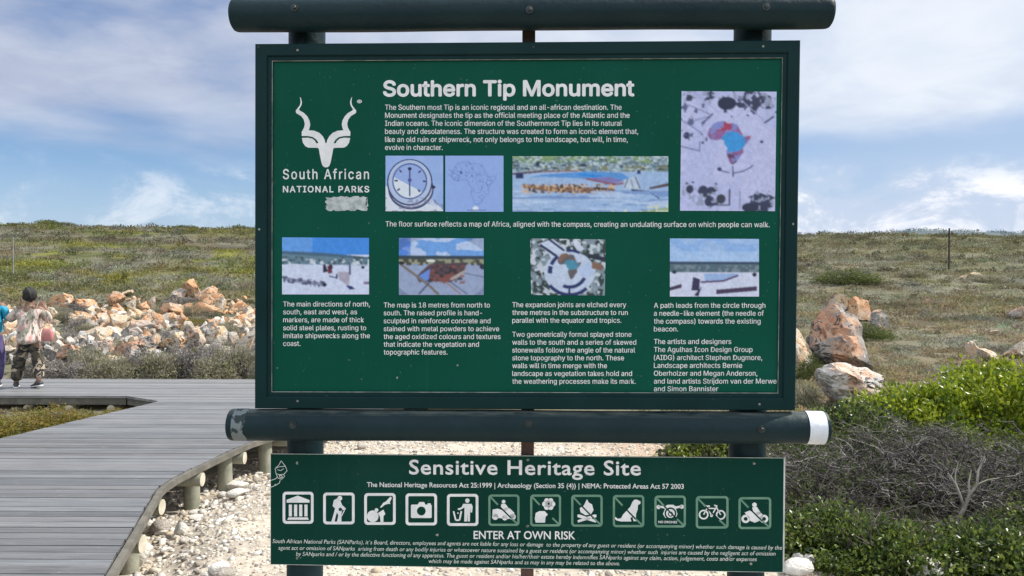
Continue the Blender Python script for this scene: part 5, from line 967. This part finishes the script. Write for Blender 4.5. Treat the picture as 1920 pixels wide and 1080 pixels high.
# ------------------------------------------------------------------ people on the far boardwalk
def skin(name, J, edges, mat, parent, sub=2, fold=0.0, seed=0, root=0):
    """one continuous surface grown over connected joints; J: name -> (x, y, z, radius or (rx, ry))"""
    nm = list(J); me = bpy.data.meshes.new(name); me.from_pydata([J[n][:3] for n in nm], [(nm.index(a), nm.index(b_)) for a, b_ in edges], [])
    o = bpy.data.objects.new(name, me); COL.objects.link(o); mo = o.modifiers.new('s', 'SKIN'); mo.use_smooth_shade = True; mo.branch_smoothing = 0.6
    for i, n in enumerate(nm):
        q = J[n][3]; me.skin_vertices[0].data[i].radius = q if isinstance(q, tuple) else (q, q); me.skin_vertices[0].data[i].use_root = i == root
    sb = o.modifiers.new('d', 'SUBSURF'); sb.levels = sub; sb.render_levels = sub
    dg = bpy.context.evaluated_depsgraph_get(); dg.update(); ev = bpy.data.meshes.new_from_object(o.evaluated_get(dg)); bpy.data.objects.remove(o)
    if fold:
        n = len(ev.vertices); V = np.zeros(n*3); N = np.zeros(n*3); ev.vertices.foreach_get('co', V); ev.vertices.foreach_get('normal', N); V = V.reshape(-1, 3); N = N.reshape(-1, 3)
        V = V+N*((fbm(V*np.array((14, 14, 5))+seed, 3, seed)-.5)*2*fold)[:, None]; ev.vertices.foreach_set('co', V.ravel())
    ev.name = name; ev.materials.clear(); ev.materials.append(mat); ev.polygons.foreach_set('use_smooth', np.ones(len(ev.polygons), bool)); ev.update(); return link(name, ev, parent)
def camo():
    m, k, p = new_mat('camouflage_cloth'); tc = k.new('ShaderNodeTexCoord').outputs['Object']
    c = k.mix(k.step(k.noise(tc, 11, 2, .5, .6), .48, .5), (0.025, 0.025, 0.021), (0.075, 0.062, 0.042)); c = k.mix(k.step(k.noise(k.mapping(tc, loc=(3, 1, 0)), 9, 2, .5, .8), .56, .58), c, (0.38, 0.31, 0.23)); c = k.mix(k.step(k.noise(k.mapping(tc, loc=(7, 1, 5)), 13, 2, .5, .6), .58, .6), c, (0.012, 0.012, 0.014))
    k.put(p.inputs['Base Color'], c); p.inputs['Roughness'].default_value = .85; return m
def blouse():
    m, k, p = new_mat('patterned_blouse_cloth'); tc = k.new('ShaderNodeTexCoord').outputs['Object']
    c = k.mix(k.step(k.noise(k.mapping(tc, (1, 1, .35)), 13, 3, .6, .8), .46, .54), (0.62, 0.52, 0.47), (0.27, 0.255, 0.20)); c = k.mix(k.step(k.noise(k.mapping(tc, (1, 1, .6), (4, 2, 1)), 9, 3, .6, .5), .55, .62), c, (0.50, 0.27, 0.25)); c = k.mix(k.step(k.noise(k.mapping(tc, (1, 1, .5), (1, 6, 1)), 17, 3), .60, .66), c, (0.10, 0.11, 0.09))
    k.put(p.inputs['Base Color'], c); p.inputs['Roughness'].default_value = .8; return m
SKIN_M = paint('brown_skin', (0.17, 0.095, 0.06), (0.22, 0.125, 0.08), .5, 20); HAIR_M = paint('black_hair', (0.008, 0.007, 0.007), (0.02, 0.018, 0.017), .65, 40, .8, 90)
EYE_M = paint('eye', (0.6, 0.58, 0.55), (0.65, 0.63, 0.6), .3); LIP_M = paint('lips', (0.16, 0.05, 0.045), (0.2, 0.07, 0.06), .4)
def fingers(J, E, wrist, d, side, nm):
    """palm, four unequal bent fingers and a thumb continuing the arm"""
    w = np.array(J[wrist][:3]); d = np.array(d, float); d /= np.linalg.norm(d); s = np.array(side, float); s -= d*np.dot(s, d); s /= np.linalg.norm(s); n = np.cross(d, s)
    pm = w+d*.05; J[nm+'palm'] = (*pm, (.034, .017)); E.append((wrist, nm+'palm')); prev = nm+'palm'
    for i, (o, L) in enumerate(((-.027, .066), (-.009, .078), (.009, .074), (.026, .058))):
        a = pm+d*.035+s*o; b_ = a+d*L*.5+n*.008; c = b_+d*L*.4+n*.026
        for t, (q, r_) in enumerate(((a, .010), (b_, .009), (c, .0075))): J[f'{nm}f{i}{t}'] = (*q, r_)
        E += [(prev, f'{nm}f{i}0'), (f'{nm}f{i}0', f'{nm}f{i}1'), (f'{nm}f{i}1', f'{nm}f{i}2')]
    a = pm-s*.034-d*.01; b_ = a-s*.02+d*.035+n*.012; J[nm+'t0'] = (*a, .012); J[nm+'t1'] = (*b_, .0095); E += [(prev, nm+'t0'), (nm+'t0', nm+'t1')]
def shoe(ank, toe, parent, up, sole):
    a, t = np.array(ank), np.array(toe); d = t-a; d[2] = 0; L = np.linalg.norm(d); d /= L; s = np.array((-d[1], d[0], 0)); mb = MB(); n = 14
    secs = [(-.075, .030, .055), (-.06, .038, .085), (0, .041, .095), (.06, .043, .075), (.12, .047, .055), (.17, .042, .045), (.20, .022, .032)]
    for mi, (z0, f, ex) in enumerate(((.018, 1, 0), (0, 0, .004))):
        vs = []
        for q, hw, h in secs:
            c = a+d*q; c[2] = toe[2]+(a[2]-.09-toe[2])*max(0, 1-(q+.08)/.25)
            top = h if mi == 0 else .024
            for j in range(n):
                th = 2*math.pi*j/n; vs.append(c+s*(hw+ex)*math.cos(th)+np.array((0, 0, z0+(top-z0)*(.5+.5*math.sin(th)))))
        m_ = len(secs); mb.add(vs, [(i*n+j, i*n+(j+1) % n, (i+1)*n+(j+1) % n, (i+1)*n+j) for i in range(m_-1) for j in range(n)]+[tuple(range(n))[::-1], tuple((m_-1)*n+j for j in range(n))], mi, True)
    return mb.build('shoe', [up, sole], parent)
def head_bits(e, H, fwd):
    """face of the head at H looking along fwd"""
    f = Vector(fwd).normalized(); s = f.cross(Vector((0, 0, 1))); H = Vector(H)
    for q in (-1, 1):
        mb = MB(); c = H+f*.088+s*q*.033+Vector((0, 0, -.01)); mb.tube([c-f*.008, c, c+f*.006], [.012, .013, .005], 10); mb.build('eye', EYE_M, e)
    mb = MB(); c = H+f*.086+Vector((0, 0, -.075)); mb.tube([c-s*.026, c+f*.006, c+s*.026], [.003, .008, .003], 8); mb.build('mouth', LIP_M, e)
def hair(e, H, rad, sc, fwd, seed):
    V, F = ICO[4]; V = V.copy(); f = np.array(fwd)/np.linalg.norm(fwd); fr = V@f
    V = V*(1+.55*(fbm(V*3.6+seed, 4, seed)-.5))[:, None]; V = V*np.array(sc)*rad; V -= np.outer(np.maximum(fr-.35, 0)*rad*1.2, f); V += np.array(H)
    return link('hair', np_mesh('hair', V, F, None, HAIR_M), e)
def person_a():
    px, dist = 57, None; P = on_deck(px, 727); e = empty('person', (P[0], P[1], P[2])); tag(e, 'person in a cream and pink patterned blouse and camouflage trousers walking on the boardwalk', 'person')
    fw = (-.45, .89, 0); J = {'pel': (-.02, 0, .80, (.145, .11)), 'bel': (-.01, 0, .95, (.14, .105)), 'che': (0, 0, 1.15, (.16, .11)), 'nec': (0, .005, 1.32, .055), 'jaw': (-.012, .028, 1.41, (.062, .066)), 'sku': (.0, .008, 1.475, (.074, .086)), 'top': (.005, 0, 1.53, .056), 'nos': (-.052, .105, 1.435, .014),
      'sl': (-.165, 0, 1.265, .06), 'el': (-.335, .03, 1.06, .043), 'wl': (-.27, .17, 1.27, .028), 'sr': (.165, 0, 1.265, .06), 'er': (.235, .13, 1.06, .043), 'wr': (.10, .26, 1.24, .028),
      'hl': (-.11, 0, .74, .095), 'kl': (-.185, .02, .43, .06), 'al': (-.225, .0, .09, .04), 'tl': (-.28, .10, .045, .03), 'hr': (.085, 0, .74, .095), 'kr': (.095, .04, .42, .06), 'ar': (.165, -.05, .12, .04), 'tr': (.075, .0, .055, .03)}
    E = [('pel', 'bel'), ('bel', 'che'), ('che', 'nec'), ('nec', 'jaw'), ('jaw', 'sku'), ('sku', 'top'), ('jaw', 'nos'), ('che', 'sl'), ('sl', 'el'), ('el', 'wl'), ('che', 'sr'), ('sr', 'er'), ('er', 'wr'), ('pel', 'hl'), ('hl', 'kl'), ('kl', 'al'), ('al', 'tl'), ('pel', 'hr'), ('hr', 'kr'), ('kr', 'ar'), ('ar', 'tr')]
    fingers(J, E, 'wl', (.25, .15, .9), (-.6, .7, 0), 'l'); fingers(J, E, 'wr', (-.4, .2, .9), (.7, .6, 0), 'r')
    skin('body', J, E, SKIN_M, e)
    T = {'w': (-.015, 0, .83, (.165, .13)), 'c': (-.015, 0, .75, (.18, .135)), 'hl': (-.10, 0, .68, .115), 'kl': (-.185, .02, .43, .098), 'ml': (-.205, .01, .26, .094), 'al': (-.222, .0, .09, .088), 'hr': (.085, 0, .68, .115), 'kr': (.105, .04, .42, .096), 'mr': (.135, .0, .27, .086), 'ar': (.165, -.045, .13, .074)}
    skin('trousers', T, [('w', 'c'), ('c', 'hl'), ('hl', 'kl'), ('kl', 'ml'), ('ml', 'al'), ('c', 'hr'), ('hr', 'kr'), ('kr', 'mr'), ('mr', 'ar')], camo(), e, 2, .016, 5)
    B = {'che': (0, 0, 1.16, (.19, .13)), 'col': (0, 0, 1.29, (.10, .075)), 'bel': (-.01, 0, .97, (.215, .155)), 'hip': (-.015, 0, .80, (.245, .175)), 'hem': (-.015, 0, .68, (.27, .185)), 'sl': (-.17, 0, 1.255, .078), 'el': (-.34, .03, 1.06, .075), 'wl': (-.285, .145, 1.225, .056), 'sr': (.17, 0, 1.255, .078), 'er': (.235, .12, 1.06, .07), 'wr': (.115, .235, 1.2, .052)}
    skin('blouse', B, [('che', 'col'), ('che', 'bel'), ('bel', 'hip'), ('hip', 'hem'), ('che', 'sl'), ('sl', 'el'), ('el', 'wl'), ('che', 'sr'), ('sr', 'er'), ('er', 'wr')], blouse(), e, 2, .018, 9)
    hair(e, (.008, -.014, 1.475), .10, (.95, .96, 1.22), fw, 3); head_bits(e, (.0, .008, 1.475), fw)
    dkm, wm = paint('dark_shoe', (0.02, 0.02, 0.025), (0.05, 0.05, 0.055), .6, 20), paint('white_sole', (0.6, 0.6, 0.58), (0.72, 0.72, 0.70), .6, 20)
    shoe((-.225, .0, .09), (-.30, .12, 0), e, dkm, wm); shoe((.165, -.05, .13), (.03, .03, 0), e, dkm, wm)
    # bag hanging from the shoulder and a small camera held up to the face
    b = empty('handbag', (P[0]+.295, P[1]-.03, P[2]+.745)); tag(b, 'red pink handbag hanging at the right hip of the person in camouflage trousers', 'bag')
    bm_ = paint('pink_leather', (0.42, 0.15, 0.145), (0.50, 0.22, 0.20), .45, 14); mb = MB(); n = 20
    prof = [(.0, .075, .03), (.008, .088, .042), (.07, .092, .047), (.14, .082, .038), (.185, .070, .022), (.195, .062, .008)]; vs = []
    for z, hw, hd in prof: vs += [(hw*math.copysign(abs(math.cos(t))**.5, math.cos(t)), hd*math.copysign(abs(math.sin(t))**.5, math.sin(t)), z) for t in np.linspace(0, 6.2832, n+1)[:-1]]
    mb.add(vs, [(i*n+j, i*n+(j+1) % n, (i+1)*n+(j+1) % n, (i+1)*n+j) for i in range(len(prof)-1) for j in range(n)]+[tuple(range(n))[::-1], tuple((len(prof)-1)*n+j for j in range(n))], 0, True); mb.build('bag_body', bm_, b)
    mb = MB(); mb.tube([(-.05, -.01, .19), (-.10, -.045, .33), (-.125, -.085, .50), (-.12, -.02, .615), (-.10, .10, .50), (-.02, .06, .30), (.05, .01, .19)], .005, 8); mb.build('strap', bm_, b)
    c = empty('camera', (P[0]-.135, P[1]+.27, P[2]+1.40), math.radians(27)); tag(c, 'small dark camera held up in front of the face by the person in camouflage trousers', 'camera')
    cm = paint('camera_black', (0.015, 0.015, 0.016), (0.03, 0.03, 0.03), .4); mb = MB(); mb.prism([(-.055, -.017), (.055, -.017), (.055, .017), (-.055, .017)], [-.034]*4, [.034]*4); mb.prism([(-.02, -.012), (.02, -.012), (.016, .012), (-.016, .012)], [.0345]*4, [.05]*4); mb.build('camera_body', cm, c)
    mb = MB(); mb.tube([(0, .0175, 0), (0, .04, 0), (0, .043, 0)], [.025, .025, .019], 16); mb.build('lens', cm, c)
def person_b():
    P = on_deck(-17, 726); e = empty('person', (P[0], P[1]+.05, deck_z(P[1]+.05))); tag(e, 'person in a turquoise jacket and dark purple trousers, cut off by the left edge', 'person')
    fw = (-.3, .95, 0); J = {'pel': (0, 0, .84, (.14, .105)), 'bel': (0, 0, 1.0, (.13, .10)), 'che': (0, 0, 1.2, (.155, .11)), 'nec': (0, .005, 1.38, .055), 'jaw': (-.01, .03, 1.46, (.072, .075)), 'sku': (0, .008, 1.535, (.085, .098)), 'top': (0, 0, 1.595, .065), 'nos': (-.036, .11, 1.495, .014),
      'sl': (-.165, 0, 1.32, .06), 'el': (-.24, -.02, 1.06, .042), 'wl': (-.22, .1, .84, .028), 'sr': (.165, 0, 1.32, .06), 'er': (.2, .08, 1.08, .042), 'wr': (.06, .22, 1.12, .028),
      'hl': (-.09, 0, .78, .09), 'kl': (-.10, .03, .45, .058), 'al': (-.10, 0, .09, .04), 'tl': (-.14, .1, .045, .03), 'hr': (.09, 0, .78, .09), 'kr': (.10, .02, .45, .058), 'ar': (.095, -.03, .09, .04), 'tr': (.055, .08, .045, .03)}
    E = [('pel', 'bel'), ('bel', 'che'), ('che', 'nec'), ('nec', 'jaw'), ('jaw', 'sku'), ('sku', 'top'), ('jaw', 'nos'), ('che', 'sl'), ('sl', 'el'), ('el', 'wl'), ('che', 'sr'), ('sr', 'er'), ('er', 'wr'), ('pel', 'hl'), ('hl', 'kl'), ('kl', 'al'), ('al', 'tl'), ('pel', 'hr'), ('hr', 'kr'), ('kr', 'ar'), ('ar', 'tr')]
    fingers(J, E, 'wl', (.05, .2, -.95), (0, 1, 0), 'l'); fingers(J, E, 'wr', (-.8, .4, .1), (0, 0, 1), 'r')
    skin('body', J, E, SKIN_M, e)
    tm = paint('purple_denim', (0.055, 0.045, 0.13), (0.10, 0.08, 0.19), .85, 9); jm = paint('turquoise_jacket_cloth', (0.012, 0.26, 0.42), (0.02, 0.34, 0.52), .55, 8)
    T = {'w': (0, 0, .97, (.15, .115)), 'c': (0, 0, .79, (.165, .12)), 'hl': (-.09, 0, .70, .10), 'kl': (-.10, .03, .45, .082), 'al': (-.10, 0, .10, .068), 'hr': (.09, 0, .70, .105), 'kr': (.10, .02, .45, .086), 'ar': (.095, -.025, .10, .07)}
    skin('trousers', T, [('w', 'c'), ('c', 'hl'), ('hl', 'kl'), ('kl', 'al'), ('c', 'hr'), ('hr', 'kr'), ('kr', 'ar')], tm, e, 2, .012, 15)
    B = {'che': (0, 0, 1.22, (.185, .13)), 'col': (0, 0, 1.36, (.095, .075)), 'bel': (0, 0, 1.02, (.18, .135)), 'hem': (0, 0, .78, (.205, .15)), 'sl': (-.165, 0, 1.31, .075), 'el': (-.24, -.02, 1.06, .062), 'wl': (-.225, .09, .88, .046), 'sr': (.165, 0, 1.31, .075), 'er': (.205, .075, 1.08, .064), 'wr': (.085, .2, 1.115, .046)}
    skin('jacket', B, [('che', 'col'), ('che', 'bel'), ('bel', 'hem'), ('che', 'sl'), ('sl', 'el'), ('el', 'wl'), ('che', 'sr'), ('sr', 'er'), ('er', 'wr')], jm, e, 2, .016, 19)
    hair(e, (.005, -.014, 1.54), .10, (.94, .98, 1.14), fw, 8); head_bits(e, (0, .008, 1.535), fw)
    dkm, wm = paint('blue_shoe', (0.03, 0.035, 0.06), (0.06, 0.06, 0.09), .6, 20), paint('pale_sole', (0.5, 0.5, 0.5), (0.6, 0.6, 0.6), .6, 20)
    shoe((-.10, 0, .09), (-.15, .12, 0), e, dkm, wm); shoe((.095, -.03, .09), (.03, .10, 0), e, dkm, wm)
person_a(); person_b()
